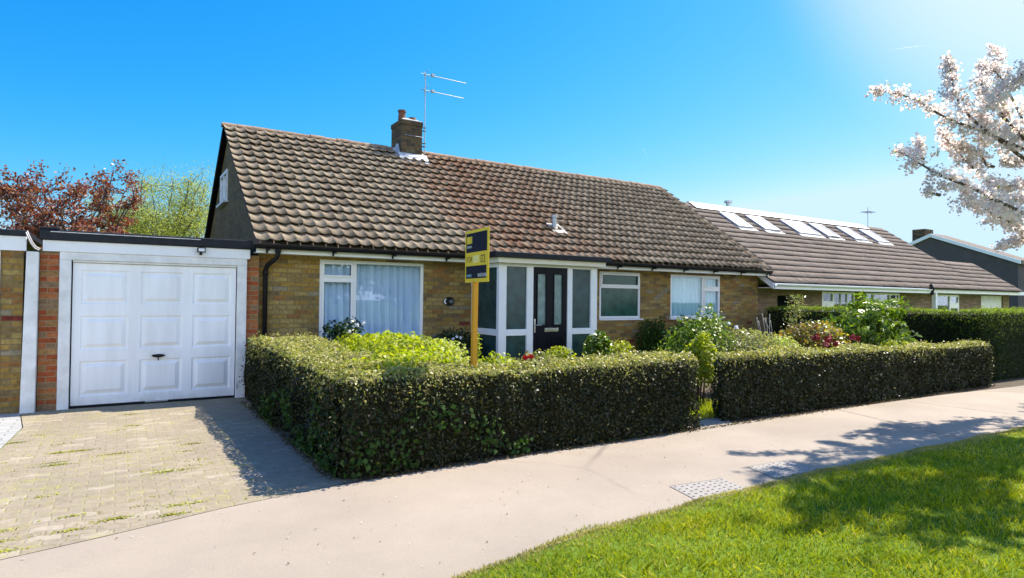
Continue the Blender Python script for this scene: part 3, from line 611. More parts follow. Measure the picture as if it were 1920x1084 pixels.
vp = MB().tube([(vx, vy, zr(vy)-.05), (vx, vy, zr(vy)+.30), (vx, vy, zr(vy)+.305), (vx, vy, zr(vy)+.36)], [.055, .055, .075, .075], 14).build('vent_pipe', M['metal'], house, smooth=False)
mb = MB(); mb.add([(vx-.13, vy-.22, zr(vy-.26)+.125), (vx+.2, vy-.26, zr(vy-.26)+.125), (vx+.18, vy+.1, zr(vy+.1)+.125), (vx-.15, vy+.1, zr(vy+.1)+.125)], [(0, 1, 2, 3)]); mb.build('vent_flashing', M['render'], vp)
# strap bolt line on chimney
MB().tube([(5.60, d0-.02, 5.42), (6.10, d0-.02, 5.42)], .008, 6).build('strap', M['metal'], ch)

# ---- aerial
ae = root('tv_aerial', (6.17, 13.86, 5.0), 'thin grey television aerial with two booms strapped to the brick chimney', 'aerial')
ax, ay = 6.17, 13.86
mb = MB().tube([(ax, ay, 5.05), (ax, ay, 7.02)], .013, 8); mb.build('mast', M['metal'], ae)
for z0, L in ((6.99, 1.12), (6.60, 1.06)):
    mb = MB().tube([(ax-.12, ay, z0), (ax+L, ay+.02, z0)], .008, 6)
    for i in range(17):
        x = ax+.12+i*(L-.14)/16; hh = .05-.001*i
        mb.tube([(x, ay-hh, z0+.004), (x, ay+hh, z0+.004)], .0035, 4)
    for a in (-1, 1): mb.tube([(ax-.02, ay, z0), (ax+.03, ay+a*.10, z0+.10)], .005, 5); mb.tube([(ax-.02, ay, z0), (ax+.03, ay+a*.10, z0-.10)], .005, 5)
    mb.box(ax+.16, ax+.24, ay-.03, ay+.03, z0-.02, z0+.04)
    mb.build('boom', M['metal'], ae)
for z in (5.22, 5.30, 5.60, 5.68): MB().tube([(c1, ay-.03, z), (ax+.02, ay-.03, z), (ax+.02, ay+.03, z), (c1, ay+.03, z)], .008, 5).build('bracket', M['black'], ae)

# ---- number plate, floodlight
ns_ = root('house_number_plate', (5.225, YW-.02, 1.505), 'black oval number plate on the brick wall left of the porch', 'house number')
mb = MB(); mb.prism([(5.225+.115*math.cos(a), 1.505+.085*math.sin(a)) for a in [2*math.pi*i/28 for i in range(28)]], 'y', YW-.022, YW-.001); mb.build('plate', M['black'], ns_, bevel=.004)
cr = [(5.165+.05*math.cos(a), 1.505+.055*math.sin(a)) for a in [math.radians(d) for d in range(95, 270, 15)]] + [(5.172+.025*math.cos(a), 1.505+.04*math.sin(a)) for a in [math.radians(d) for d in range(265, 90, -15)]]
MB().prism(cr, 'y', YW-.026, YW-.0225).build('motif', M['white_print'], ns_)
text_mesh('number', '40', .095, (5.265, YW-.0235, 1.50), (1, 0, 0), (0, 0, 1), M['grey_print'], ns_)

# ------------------------------------------------------------------ garage
GY = 10.389
gar = root('garage', (-.92, GY, 0), 'flat roofed garage with white panelled up-and-over door and black fascia', 'garage')
MB().box(-.915, -.70, GY+.02, 16, -.03, 2.20).build('brick_pier', M['brick_red'], gar)
MB().box(1.66, 1.845, GY+.05, YW+.2, -.03, 2.20).build('brick_pier', M['brick_red'], gar)
MB().box(-.699, 1.659, 15.9, 16, -.03, 2.28).build('rear_wall', M['brick_red'], gar)
mb = MB(); mb.box(-.70, -.568, GY-.02, GY+.09, -.02, 2.029); mb.box(1.525, 1.66, GY-.02, GY+.09, -.02, 2.029); mb.box(-.70, 1.66, GY-.022, GY+.09, 2.03, 2.135)
mb.box(-.555, 1.52, GY+.0, GY+.03, 2.0, 2.029)
mb.build('door_frame', M['white_old'], gar, bevel=.006)
MB().box(-.885, 1.70, GY-.035, GY+.019, 2.136, 2.285).build('fascia', M['white'], gar, bevel=.004)
mb = MB(); mb.box(-.92, 1.73, GY-.075, 16.05, 2.287, 2.425); mb.box(-.925, -.70, GY-.08, GY+.3, 2.4255, 2.46); ro_ = mb.build('roof', M['felt'], gar, bevel=.015)
MB().tube([(-.80, GY-.082, 2.395), (1.0, GY-.082, 2.393)], .006, 6).build('roof_trim', M['lead'], ro_)
# up-and-over door with nine raised panels
gx0, gx1, gz0, gz1 = -.552, 1.512, .035, 1.995
cols = [gx0+.005, gx0+.005+(gx1-gx0)/3, gx0+(gx1-gx0)*2/3, gx1-.005]
bm = MB(); yb = GY+.035
mb = MB(); 
pan = []
cw = (gx1-gx0)/3; rows_ = [(.13, .58), (.735, 1.17), (1.36, 1.80)]
rows_ = [(.155, .64), (.79, 1.265), (1.43, 1.90)]
holes = []
for i in range(3):
    ux = ((.045, .32), (.388, .65), (.712, .968))[i]
    for (za, zb) in rows_: holes.append((gx0+(gx1-gx0)*ux[0], gx0+(gx1-gx0)*ux[1], za, zb))
xs = sorted({gx0, gx1, *[h[0] for h in holes], *[h[1] for h in holes]}); zs = sorted({gz0, gz1, *[h[2] for h in holes], *[h[3] for h in holes]})
for i in range(len(xs)-1):
    for j in range(len(zs)-1):
        cx, cz = (xs[i]+xs[i+1])/2, (zs[j]+zs[j+1])/2
        if any(h[0] < cx < h[1] and h[2] < cz < h[3] for h in holes): continue
        mb.quad((xs[i], yb, zs[j]), (xs[i+1], yb, zs[j]), (xs[i+1], yb, zs[j+1]), (xs[i], yb, zs[j+1]))
mb.quad((gx0, yb, gz0), (gx0, yb+.04, gz0), (gx1, yb+.04, gz0), (gx1, yb, gz0)); mb.quad((gx0, yb, gz1), (gx1, yb, gz1), (gx1, yb+.04, gz1), (gx0, yb+.04, gz1))
for a, b, c, d in holes:
    prof = [(0, 0), (.018, .016), (.036, .016), (.085, -.008)]; 
    for (i0, y0), (i1, y1) in zip(prof[:-1], prof[1:]):
        o_ = [(a+i0, c+i0), (b-i0, c+i0), (b-i0, d-i0), (a+i0, d-i0)]; n_ = [(a+i1, c+i1), (b-i1, c+i1), (b-i1, d-i1), (a+i1, d-i1)]
        for k in range(4):
            p, q, r_, s_ = o_[k], o_[(k+1) % 4], n_[(k+1) % 4], n_[k]
            mb.quad((p[0], yb+y0, p[1]), (q[0], yb+y0, q[1]), (r_[0], yb+y1, r_[1]), (s_[0], yb+y1, s_[1]))
    i1, y1 = prof[-1]; mb.quad((a+i1, yb+y1, c+i1), (b-i1, yb+y1, c+i1), (b-i1, yb+y1, d-i1), (a+i1, yb+y1, d-i1))
for i in (1, 2):
    x = gx0+cw*i; mb.box(x-.006, x+.006, yb-.003, yb-.0005, gz0, gz1)
gd = mb.build('garage_door', M['door_paint'], gar)
mb = MB(); mb.prism([(.485+.085*math.cos(a), .69+(.016 if math.sin(a) > 0 else .032)*math.sin(a)) for a in [2*math.pi*i/24 for i in range(24)]], 'y', yb-.028, yb-.001)
mb.tube([(.485, yb-.02, .66), (.485, yb-.02, .615)], .008, 8); mb.build('handle', M['black'], gd)
MB().box(.33, .62, yb-.012, yb-.001, .018, .034).build('kick_plate', M['metal'], gd)
MB().box(gx0, gx1, yb+.005, yb+.03, .0, .034).build('draught_strip', M['black'], gd)
MB().box(1.535, 1.548, GY-.03, GY-.0205, .14, .22).build('latch', M['metal'], gar)

fl = root('floodlight', (1.01, GY-.04, 2.23), 'small black security floodlight on the white garage fascia', 'light')
MB().box(.955, 1.065, GY-.13, GY-.07, 2.205, 2.275).build('housing', M['black'], fl, bevel=.006)
MB().box(.970, 1.050, GY-.135, GY-.131, 2.218, 2.262).build('lamp_glass', M['white_print'], fl)
MB().box(.985, 1.035, GY-.07, GY-.036, 2.21, 2.25).tube([(1.005, GY-.09, 2.205), (1.005, GY-.09, 2.165)], .02, 10).build('sensor', M['black'], fl)

# neighbouring garage on the left
ng = root('garage', (-1.06, GY-.03, 0), 'neighbouring brick garage with white fascia at the left edge of the photo', 'garage')
MB().box(-1.32, -1.085, GY-.01, 16, -.03, 2.13).box(-4.0, -3.8, GY-.01, 16, -.03, 2.13).build('brick_pier', M['brick'], ng)
MB().box(-4.0, -1.055, GY-.06, GY-.011, 2.125, 2.315).build('fascia', M['white'], ng, bevel=.004)
MB().box(-4.05, -1.05, GY-.09, 16, 2.317, 2.395).build('roof', M['felt'], ng, bevel=.01)
MB().box(-1.40, -1.321, GY-.04, GY+.06, -.02, 2.124).box(-3.8, -3.72, GY-.04, GY+.06, -.02, 2.124).box(-3.72, -1.40, GY-.04, GY-.002, 2.06, 2.124).build('door_frame', M['white_old'], ng, bevel=.005)
MB().box(-3.72, -1.40, GY+.0, GY+.04, .02, 2.124).build('garage_door', M['white'], ng)
wp = MB(); wp.add([(-1.085, GY-.10, -.05), (-.925, GY-.10, -.05), (-.925, GY+.06, -.05), (-1.085, GY+.06, -.05), (-1.050, GY-.10, 2.12), (-.918, GY-.10, 2.12), (-.918, GY+.0, 2.12), (-1.050, GY+.0, 2.12)], [(0,3,2,1),(4,5,6,7),(0,1,5,4),(1,2,6,5),(2,3,7,6),(3,0,4,7)])
tag(wp.build('boundary_post', M['white_old'], loc=None, bevel=.01), 'tall square white painted post between the two garages', 'post')
cb = [(-1.05, GY-.07, 2.385), (-1.03, GY-.10, 2.33), (-.99, GY-.12, 2.24), (-.95, GY-.12, 2.18), (-.905, GY-.11, 2.155)]
tag(MB().tube(cb, .011, 6).tube([(p[0]-.008, p[1]-.03, p[2]-.02) for p in cb], .009, 6).build('cable', plain('grey_cable', (.4, .38, .38), rough=.5)), 'pair of grey cables looping between the two flat garage roofs', 'cable')

# ------------------------------------------------------------------ sale sign
sg = root('sale_sign', (3.095, 5.68, 0), 'yellow and navy estate agent board on a yellow post behind the front hedge', 'sign')
MB().add([(3.075, 5.65, 0), (3.127, 5.65, 0), (3.127, 5.70, 0), (3.075, 5.70, 0), (3.090, 5.65, 1.735), (3.142, 5.65, 1.735), (3.142, 5.70, 1.735), (3.090, 5.70, 1.735)], [(0,3,2,1),(4,5,6,7),(0,1,5,4),(1,2,6,5),(2,3,7,6),(3,0,4,7)]).build('post', M['ochre'], sg, bevel=.004)
# board plane: far-left corner to near-right corner
A = Vector((3.172, 5.93, 0)); B = Vector((3.122, 5.345, 0)); bx_ = (B-A).normalized(); bn = Vector((0, 0, 1)).cross(bx_)
if bn.dot(Vector((0, 0, 0))-Vector((3, 5.6, 0))) < 0: bn = -bn
BW = (B-A).length; z0b, z1b = 1.728, 2.275
def bpt(u, z, o_): p = A + bx_*(u*BW) + bn*o_; return (p.x, p.y, z)
def bbox(u0, u1, za, zb, o0, o1, name, mt):
    mb = MB(); vs = [bpt(u0, za, o0), bpt(u1, za, o0), bpt(u1, za, o1), bpt(u0, za, o1), bpt(u0, zb, o0), bpt(u1, zb, o0), bpt(u1, zb, o1), bpt(u0, zb, o1)]
    return mb.add(vs, [(0,3,2,1),(4,5,6,7),(0,1,5,4),(1,2,6,5),(2,3,7,6),(3,0,4,7)])
board = bbox(0, 1, z0b, z1b, .03, .04, 'board', None).build('board', M['yellow'], sg)
def zz(t): return z0b+(z1b-z0b)*t
bbox(.05, .945, zz(.575), zz(.945), .0402, .0415, '', None).build('upper_panel', M['ink'], board)
bbox(.05, .925, zz(.075), zz(.315), .0402, .0415, '', None).build('lower_panel', M['ink'], board)
mb = MB()
for u0, u1 in ((.085, .22), (.23, .265), (.275, .315)):
    v = bbox(u0, u1, zz(.745), zz(.88), .0417, .0425, '', None); mb.add(v.v, v.f)
mb.build('logo', M['yellow'], board)
bbox(.09, .30, zz(.66), zz(.705), .0417, .0425, '', None).build('caption', M['grey_print'], board)
bbox(.35, .62, zz(.375), zz(.505), .0402, .0412, '', None).build('pale_panel', M['pale_yellow'], board)
mb = MB()
for q in ((.69, .86, .365, .38), (.69, .86, .49, .505), (.69, .71, .38, .49), (.84, .86, .38, .49), (.765, .78, .40, .49)):
    v = bbox(q[0], q[1], zz(q[2]), zz(q[3]), .0402, .0415, '', None); mb.add(v.v, v.f)
mb.build('boxed_mark', M['ink'], board)
p = bpt(.20, zz(.435), .0415); text_mesh('lettering', 'FOR', .085, p, bx_, (0, 0, 1), plain('olive_print', (.16, .11, .01)), board, .0005)
p = bpt(.50, zz(.437), .0415); text_mesh('lettering', 'SALE', .075, p, bx_, (0, 0, 1), plain('faint_print', (.66, .56, .14)), board, .0005)
p = bpt(.76, zz(.13), .0418); text_mesh('lettering', '01675 830', .050, p, bx_, (0, 0, 1), M['white_print'], board, .0005)
bbox(.08, .30, zz(.105), zz(.155), .0417, .0425, '', None).build('caption', M['teal_print'], board)

# ------------------------------------------------------------------ neighbour houses
nh = root('terraced_house', (14.4, 10.9, 0), 'brown tiled neighbouring house with a row of bright rooflights under its ridge', 'house')
E2, Z2 = 10.05, 2.07; R2 = 13.86; ZR2 = Z2+(R2-E2)*.686; L2 = math.hypot(R2-E2, ZR2-Z2)
z2 = lambda y: Z2+(y-E2)*.686
tiled('roof_tiles', 14.30, 27.0, E2, Z2, .686, L2, .30, .38, 0, .046, M['tile_flat'], nh, ns=2, jit=.003)
mb = MB(); mb.add([(14.3, E2, Z2-.03), (27, E2, Z2-.03), (27, R2, ZR2-.03), (14.3, R2, ZR2-.03)], [(0, 1, 2, 3)]); mb.add([(14.3, R2, ZR2), (27, R2, ZR2), (27, 18, 1.9), (14.3, 18, 1.9)], [(0, 1, 2, 3)]); mb.build('rear_roof', M['tile_flat'], nh)
H1 = (17.85, 19.62, .95, 1.89); H2 = (20.27, 22.36, .95, 1.89); H3 = (24.9, 26.7, .95, 1.89); H4 = (15.7, 16.6, 0, 1.75)
mb = MB(); holed_wall(mb, 14.345, 27, 0, 2.05, 10.9, .2, [H1, H2, H3, H4]); mb.add([(27, 10.9, 0), (27, 17.5, 0), (27, 17.5, z2(10.3)), (27, R2, ZR2-.05), (27, 10.9, z2(10.9)-.05)], [(0, 1, 2, 3, 4)]); mb.build('wall', M['brick_brown'], nh)
MB().box(14.4, 26.9, 12.6, 12.65, 0, 2.1).box(15.6, 15.65, 10.95, 12.6, 0, 2.0).build('interior_wall', M['interior'], nh)
mb = MB(); mb.box(14.36, 22.5, E2-.02, E2+.005, 1.90, Z2-.02).box(22.5, 27, E2+.10, E2+.125, 1.93, Z2-.005); mb.box(14.36, 27, E2+.13, 10.899, 1.93, 1.945)
for yy0, yy1 in ((E2+.0, 10.60),):
    mb.add([(14.30, yy0, z2(yy0)-.17), (14.345, yy0, z2(yy0)-.17), (14.345, yy1, z2(yy1)-.17), (14.30, yy1, z2(yy1)-.17), (14.30, yy0, z2(yy0)-.02), (14.345, yy0, z2(yy0)-.02), (14.345, yy1, z2(yy1)-.02), (14.30, yy1, z2(yy1)-.02)], [(0,3,2,1),(4,5,6,7),(0,1,5,4),(1,2,6,5),(2,3,7,6),(3,0,4,7)])
mb.build('fascia', M['white'], nh)
gutter(14.32, 22.5, E2-.07, 2.03, .05, nh, M['white'])
MB().tube([(22.56, E2-.02, 2.20), (22.60, E2-.08, 2.05), (22.6, E2-.05, 1.85)], .05, 8).build('downpipe', M['black'], nh)
MB().box(23.3, 23.42, E2+.14, E2+.26, 0, 1.93).build('porch_post', M['white'], nh)
mb = MB(); mb.quad((15.35, R2-.36, z2(R2-.36)+.075), (25.5, R2-.32, z2(R2-.32)+.075), (25.5, R2+.02, ZR2+.085), (15.35, R2+.02, ZR2+.085)); mb.box(15.35, 25.5, R2-.02, R2+.1, ZR2-.02, ZR2+.08)
mb.build('ridge_flashing', M['white'], nh)
def rooflight(x, wd):
    a, b = R2-.46, R2-1.22; o = .06
    mb = MB(); f = .05
    def rp(x_, y_, h_): return (x_, y_-.57*h_, z2(y_)+.82*h_)
    def bar(x0, x1, y0, y1, h0, h1):
        vs = [rp(x0, y0, h0), rp(x1, y0, h0), rp(x1, y1, h0), rp(x0, y1, h0), rp(x0, y0, h1), rp(x1, y0, h1), rp(x1, y1, h1), rp(x0, y1, h1)]
        mb.add(vs, [(0,3,2,1),(4,5,6,7),(0,1,5,4),(1,2,6,5),(2,3,7,6),(3,0,4,7)])
    bar(x, x+wd, b, b+f, .0, .09); bar(x, x+wd, a-f, a, .0, .09); bar(x, x+f, b+f, a-f, 0, .09); bar(x+wd-f, x+wd, b+f, a-f, 0, .09)
    fr = mb.build('rooflight', M['lead'], nh)
    mb = MB(); bar(x+f, x+wd-f, b+f, a-f, .05, .07); mb.build('pane', M['glare_pane'], fr)
    mb = MB(); bar(x-.05, x+wd+.12, b-.14, b-.002, .03, .045); mb.build('apron', M['mortar'], fr)
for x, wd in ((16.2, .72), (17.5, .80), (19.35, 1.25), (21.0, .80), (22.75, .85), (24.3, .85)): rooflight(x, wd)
def nwin(W, cuts, bars_h=(), parent=nh, lab=None, y=10.9):
    x0, x1, z0, z1 = W; f = .06
    R_ = [(x0, x1, z0, z0+f), (x0, x1, z1-f, z1), (x0, x0+f, z0+f, z1-f), (x1-f, x1, z0+f, z1-f)] + [(c-.04, c+.04, z0+f, z1-f) for c in cuts] + list(bars_h)
    o = bars(R_, y-.01, y+.05).build('window', M['upvc'], parent)
    MB().box(x0+f, x1-f, y+.02, y+.03, z0+f, z1-f).build('pane', M['glass'], o); return o
nwin(H1, [18.45], [(17.91, 18.41, 1.42, 1.60), (18.49, 19.56, 1.55, 1.565), (18.85, 18.865, 1.01, 1.83), (19.2, 19.215, 1.01, 1.83)]); nwin(H2, [20.75, 21.75], [(20.33, 20.71, 1.45, 1.6)]); nwin(H3, [26.0], [(26.04, 26.64, 1.4, 1.6)])
MB().tube([(17.45, 14.0, ZR2-.1), (17.45, 14.0, ZR2+.22), (17.45, 14.0, ZR2+.23), (17.45, 14.0, ZR2+.30)], [.07, .07, .13, .13], 10).build('flue', M['metal'], nh)
a2 = root('tv_aerial', (26.2, 14.0, ZR2-.1), 'tiny aerial on the far end of the neighbouring roof ridge', 'aerial')
MB().tube([(26.2, 14.0, ZR2-.1), (26.2, 14.0, ZR2+.85)], .015, 6).build('mast', M['metal'], a2)
mb = MB().tube([(25.9, 14, ZR2+.65), (26.5, 14, ZR2+.62)], .012, 5)
for i in range(5): mb.tube([(25.95+i*.13, 13.8, ZR2+.65), (25.95+i*.13, 14.2, ZR2+.65)], .008, 4)
mb.build('boom', M['metal'], a2)
# lower garage wing
lg = root('garage', (27, 10.9, 0), 'low tiled garage wing with white door at the far end of the neighbouring house', 'garage')
L3 = math.hypot(11.75-E2, (11.75-E2)*.686)
tiled('roof_tiles', 27.0, 30.0, E2, Z2, .686, L3, .29, .38, 0, .046, M['tile_flat'], lg, ns=2, jit=.003)
mb = MB(); mb.add([(27.003, E2, Z2-.03), (30, E2, Z2-.03), (30, 11.75, z2(11.75)-.03), (27.003, 11.75, z2(11.75)-.03)], [(0, 1, 2, 3)]); mb.add([(27.003, 11.75, z2(11.75)), (30, 11.75, z2(11.75)), (30, 16, 2.0), (27.003, 16, 2.0)], [(0, 1, 2, 3)]); mb.build('rear_roof', M['tile_flat'], lg)
mb = MB(); holed_wall(mb, 27.003, 31.2, 0, 2.04, 10.9, .2, [(28.6, 30.6, 0, 1.9)]); mb.quad((31.2, 10.9, 0), (31.2, 16, 0), (31.2, 16, 2.04), (31.2, 10.9, 2.04)); mb.build('wall', M['brick_brown'], lg)
MB().box(28.6, 30.6, 10.95, 11.0, 0, 1.9).build('garage_door', M['white_old'], lg)
MB().box(27.003, 33.5, E2+.10, E2+.125, 1.93, Z2-.005).box(30.01, 33.5, E2+.13, 13, 1.97, 2.05).build('fascia', M['white'], lg)
# dark gabled house beyond
dg = root('gabled_house', (40, 17.7, 0), 'dark clad gabled house with white barge boards and a square chimney beyond the low roofs', 'house')
ay_, az = 17.73, 5.44; sr = (5.44-3.75)/(17.73-13.58); yl, yr_ = 13.58, 22.3
zl, zrr = az-(ay_-yl)*sr, az-(yr_-ay_)*sr
mb = MB(); mb.prism([(yl, 0), (yr_, 0), (yr_, zrr), (ay_, az), (yl, zl)], 'x', 40, 41.6); mb.build('wall', M['dark_gable'], dg)
mb = MB()
for y0, y1, za, zb in ((yl-.15, ay_, zl-.06, az), (yr_+.15, ay_, zrr-.06, az)):
    mb.add([(39.85, y0, za+.004), (39.85, y1, zb+.004), (39.85, y1, zb+.2), (39.85, y0, za+.2), (39.95, y0, za+.004), (39.95, y1, zb+.004), (39.95, y1, zb+.2), (39.95, y0, za+.2)], [(0,3,2,1),(4,5,6,7),(0,1,5,4),(1,2,6,5),(2,3,7,6),(3,0,4,7)])
mb.build('barge_board', M['white'], dg)
mb = MB()
for y0, y1, za, zb in ((yl-.2, ay_, zl-.08, az), (yr_+.2, ay_, zrr-.08, az)):
    mb.add([(39.96, y0, za+.01), (39.96, y1, zb+.01), (39.96, y1, zb+.22), (39.96, y0, za+.22), (41.8, y0, za+.01), (41.8, y1, zb+.01), (41.8, y1, zb+.22), (41.8, y0, za+.22)], [(0,3,2,1),(4,5,6,7),(0,1,5,4),(1,2,6,5),(2,3,7,6),(3,0,4,7)])
mb.build('roof', M['tile_flat'], dg)
MB().box(40.3, 41.3, 18.2, 18.9, 4.6, 6.0).build('chimney', M['brick_dark'], dg)
fh = root('distant_house', (62, 16, 0), 'distant pale house glimpsed at the right edge beyond the dark gable', 'house')
MB().box(62, 72, 14, 22, 0, 2.6).build('wall', M['render'], fh)
MB().prism([(13.7, 2.62), (22.3, 2.62), (18, 5.4)], 'x', 61.8, 72.2).build('roof', M['tile_flat'], fh)
MB().box(61.97, 61.999, 16.5, 17.8, 1.0, 2.0).build('window', M['obscure'], fh)

# ------------------------------------------------------------------ hedges
def box_samples(x0, x1, y0, y1, z0, z1, dens, faces='frlbt'):
    out = []
    def fc(n_, nor, fn):
        if n_ < 1: return
        a, b = rng.uniform(0, 1, n_), rng.uniform(0, 1, n_); out.append((fn(a, b), np.tile(nor, (n_, 1))))
    dx, dy, dz = x1-x0, y1-y0, z1-z0
    if 'f' in faces: fc(int(dens*dx*dz), (0, -1, 0), lambda a, b: np.stack([x0+a*dx, 0*a+y0, z0+b*dz], 1))
    if 'b' in faces: fc(int(dens*.4*dx*dz), (0, 1, 0), lambda a, b: np.stack([x0+a*dx, 0*a+y1, z0+b*dz], 1))
    if 'l' in faces: fc(int(dens*dy*dz), (-1, 0, 0), lambda a, b: np.stack([0*a+x0, y0+a*dy, z0+b*dz], 1))
    if 'r' in faces: fc(int(dens*dy*dz), (1, 0, 0), lambda a, b: np.stack([0*a+x1, y0+a*dy, z0+b*dz], 1))
    if 't' in faces: fc(int(dens*1.2*dx*dy), (0, 0, 1), lambda a, b: np.stack([x0+a*dx, y0+b*dy, 0*a+z1], 1))
    return np.concatenate([o[0] for o in out]), np.concatenate([o[1] for o in out]).astype(float)
def hedge(name, label, boxes, dens, size, mt, warp, seed=1, lump=.08, shell=.085, aspect=.55, tilt=.8, core_in=.085, group=None, sprigs=0, lit_tips=None):
    x0, y0 = boxes[0][0], boxes[0][2]
    r = root(name, ((boxes[0][0]+boxes[0][1])/2, (boxes[0][2]+boxes[0][3])/2, 0), label, 'hedge', group)
    Ps, Ns = [], []
    for i, b in enumerate(boxes):
        P, Nn = box_samples(*b[:6], dens, b[6])
        for j, c in enumerate(boxes):
            if i != j:
                ins = (P[:, 0] > c[0]+.02) & (P[:, 0] < c[1]-.02) & (P[:, 1] > c[2]+.02) & (P[:, 1] < c[3]-.02)
                P, Nn = P[~ins], Nn[~ins]
        # round the edges
        cen = np.array([(b[0]+b[1])/2, (b[2]+b[3])/2, b[5]-.3]); rr = .09
        e = np.stack([np.clip(P[:, 0], b[0]+rr, b[1]-rr), np.clip(P[:, 1], b[2]+rr, b[3]-rr), np.minimum(P[:, 2], b[5]-rr)], 1)
        d = P-e; P = e + unit(d)*np.minimum(np.linalg.norm(d, axis=1, keepdims=True), rr); Nn = unit(Nn+unit(d))
        Ps.append(P); Ns.append(Nn)
    P = np.concatenate(Ps); Nn = np.concatenate(Ns); k = len(P)
    P = P + Nn*(fbm(P, 2.6, seed)[:, None]*lump + fbm(P, 9, seed+1)[:, None]*lump*.45)
    dep = rng.exponential(shell*.5, k); P = P - Nn*dep[:, None] + Nn*.015
    up = rng.uniform(0, 1, k) < .035; P[up] += Nn[up]*rng.uniform(.02, .075, (up.sum(), 1))
    P = warp(P)
    P[:, 2] = np.maximum(P[:, 2], .015)
    Nn = unit(Nn*.8+np.array([0, 0, .25]))
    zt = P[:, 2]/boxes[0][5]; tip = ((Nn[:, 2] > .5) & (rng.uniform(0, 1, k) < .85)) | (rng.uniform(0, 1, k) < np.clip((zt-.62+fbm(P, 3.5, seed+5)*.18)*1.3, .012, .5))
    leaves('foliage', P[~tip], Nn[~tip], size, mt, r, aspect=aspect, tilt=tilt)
    leaves('sunlit_tips', P[tip]+np.array([0, 0, .008]), Nn[tip], size*.9, lit_tips, r, aspect=aspect, tilt=tilt)  # paler leaves towards the top carry sunlight in their colour
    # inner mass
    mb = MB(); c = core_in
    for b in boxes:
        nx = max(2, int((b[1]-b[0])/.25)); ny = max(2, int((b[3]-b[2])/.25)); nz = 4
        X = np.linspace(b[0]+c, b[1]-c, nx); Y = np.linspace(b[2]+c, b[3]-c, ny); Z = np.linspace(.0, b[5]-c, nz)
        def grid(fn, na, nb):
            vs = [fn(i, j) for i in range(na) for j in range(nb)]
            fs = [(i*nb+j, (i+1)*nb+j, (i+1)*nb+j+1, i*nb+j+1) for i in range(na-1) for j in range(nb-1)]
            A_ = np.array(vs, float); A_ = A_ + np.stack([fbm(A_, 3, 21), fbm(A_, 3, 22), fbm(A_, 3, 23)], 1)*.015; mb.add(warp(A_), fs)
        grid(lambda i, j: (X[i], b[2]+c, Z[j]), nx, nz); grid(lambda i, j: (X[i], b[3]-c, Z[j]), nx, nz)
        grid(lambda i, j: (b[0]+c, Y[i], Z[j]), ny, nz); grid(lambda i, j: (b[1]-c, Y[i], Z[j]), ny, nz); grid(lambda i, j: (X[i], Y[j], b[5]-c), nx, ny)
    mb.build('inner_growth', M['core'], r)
    # woody stems
    mb = MB(); b = boxes[0]
    for i in range(int((b[1]-b[0])/.12)):
        x = b[0]+.1+i*.12+random.uniform(-.03, .03); y = b[2]+.12+random.uniform(-.02, .06)
        p = warp(np.array([(x, y, 0), (x+random.uniform(-.06, .06), y-.02, .3), (x+random.uniform(-.12, .12), y-.05, .62)])); mb.tube([tuple(q) for q in p], [.010, .007, .003], 5)
    mb.build('stems', M['twig'], r)
    return r
def warpA(P):   # front hedge 1: top falls a little towards the corner, side leg rises to .95 at the garage
    P = P.copy(); t = np.clip((P[:, 1]-5.5)/4.6, 0, 1); sc = .87+.10*t; P[:, 2] = P[:, 2]*sc/.9
    taper = np.clip(P[:, 2]/.9, 0, 1); P[:, 0] += -.02*taper*(P[:, 0] < 2); return P
h1 = hedge('privet_hedge', 'L shaped clipped hedge around the front garden beside the driveway', [(1.62, 6.04, 5.27, 5.86, 0, .9, 'frbtl'), (1.62, 2.55, 5.5, 10.2, 0, .9, 'ltr')], 4000, .037, M['hedge'], warpA, 3, lit_tips=M['lit_tips'])
def warpB(P):
    P = P.copy(); t = np.clip((P[:, 0]-6.5)/8, 0, 1); P[:, 2] *= (.86-.07*t)/.88; P[:, 1] += .04-.14*t; P[:, 0] += (P[:, 1]-5.33)*.75*np.clip(1-(P[:, 0]-6.6)/1.2, 0, 1); return P
h2 = hedge('privet_hedge', 'long clipped hedge along the pavement right of the garden gap', [(6.56, 14.2, 5.33, 5.74, 0, .88, 'frbtl')], 2500, .043, M['hedge'], warpB, 9, lit_tips=M['lit_tips'])
def warpC(P): return P
h3 = hedge('yew_hedge', 'tall dense dark evergreen boundary hedge behind the right garden', [(14.5, 15.3, 5.5, 10.5, 0, 1.42, 'lft'), (14.5, 24, 5.5, 6.3, 0, 1.43, 'ftl')], 2300, .045, M['conifer'], warpC, 15, lump=.03, shell=.05, aspect=.3, tilt=.9, lit_tips=M['yew_lit_tips'])
h3['label'] = 'tall dense dark evergreen boundary hedge behind the right garden'
# ivy growing through the hedge corner
k = 1900; a = rng.uniform(0, 1, k)**1.3; u = rng.uniform(0, 1, k)
side = rng.uniform(0, 1, k) < .72
PX = np.where(side, 1.58, 1.62+u*1.9); PYY = np.where(side, 5.3+u*3.2, 5.235); PZ = a*.8*np.clip(1.1-u*.8, .15, 1)
P = np.stack([PX, PYY, PZ+.03], 1); msk = fbm(P, 5, 31) > -.05; P = P[msk]; Nn = np.where(side[msk][:, None], (-1., 0, .3), (0, -1., .3))
P = P+Nn*rng.uniform(-.02, .05, (len(P), 1)); leaves('ivy', P, Nn, .05, M['ivy'], h1, aspect=.8, tilt=.7)

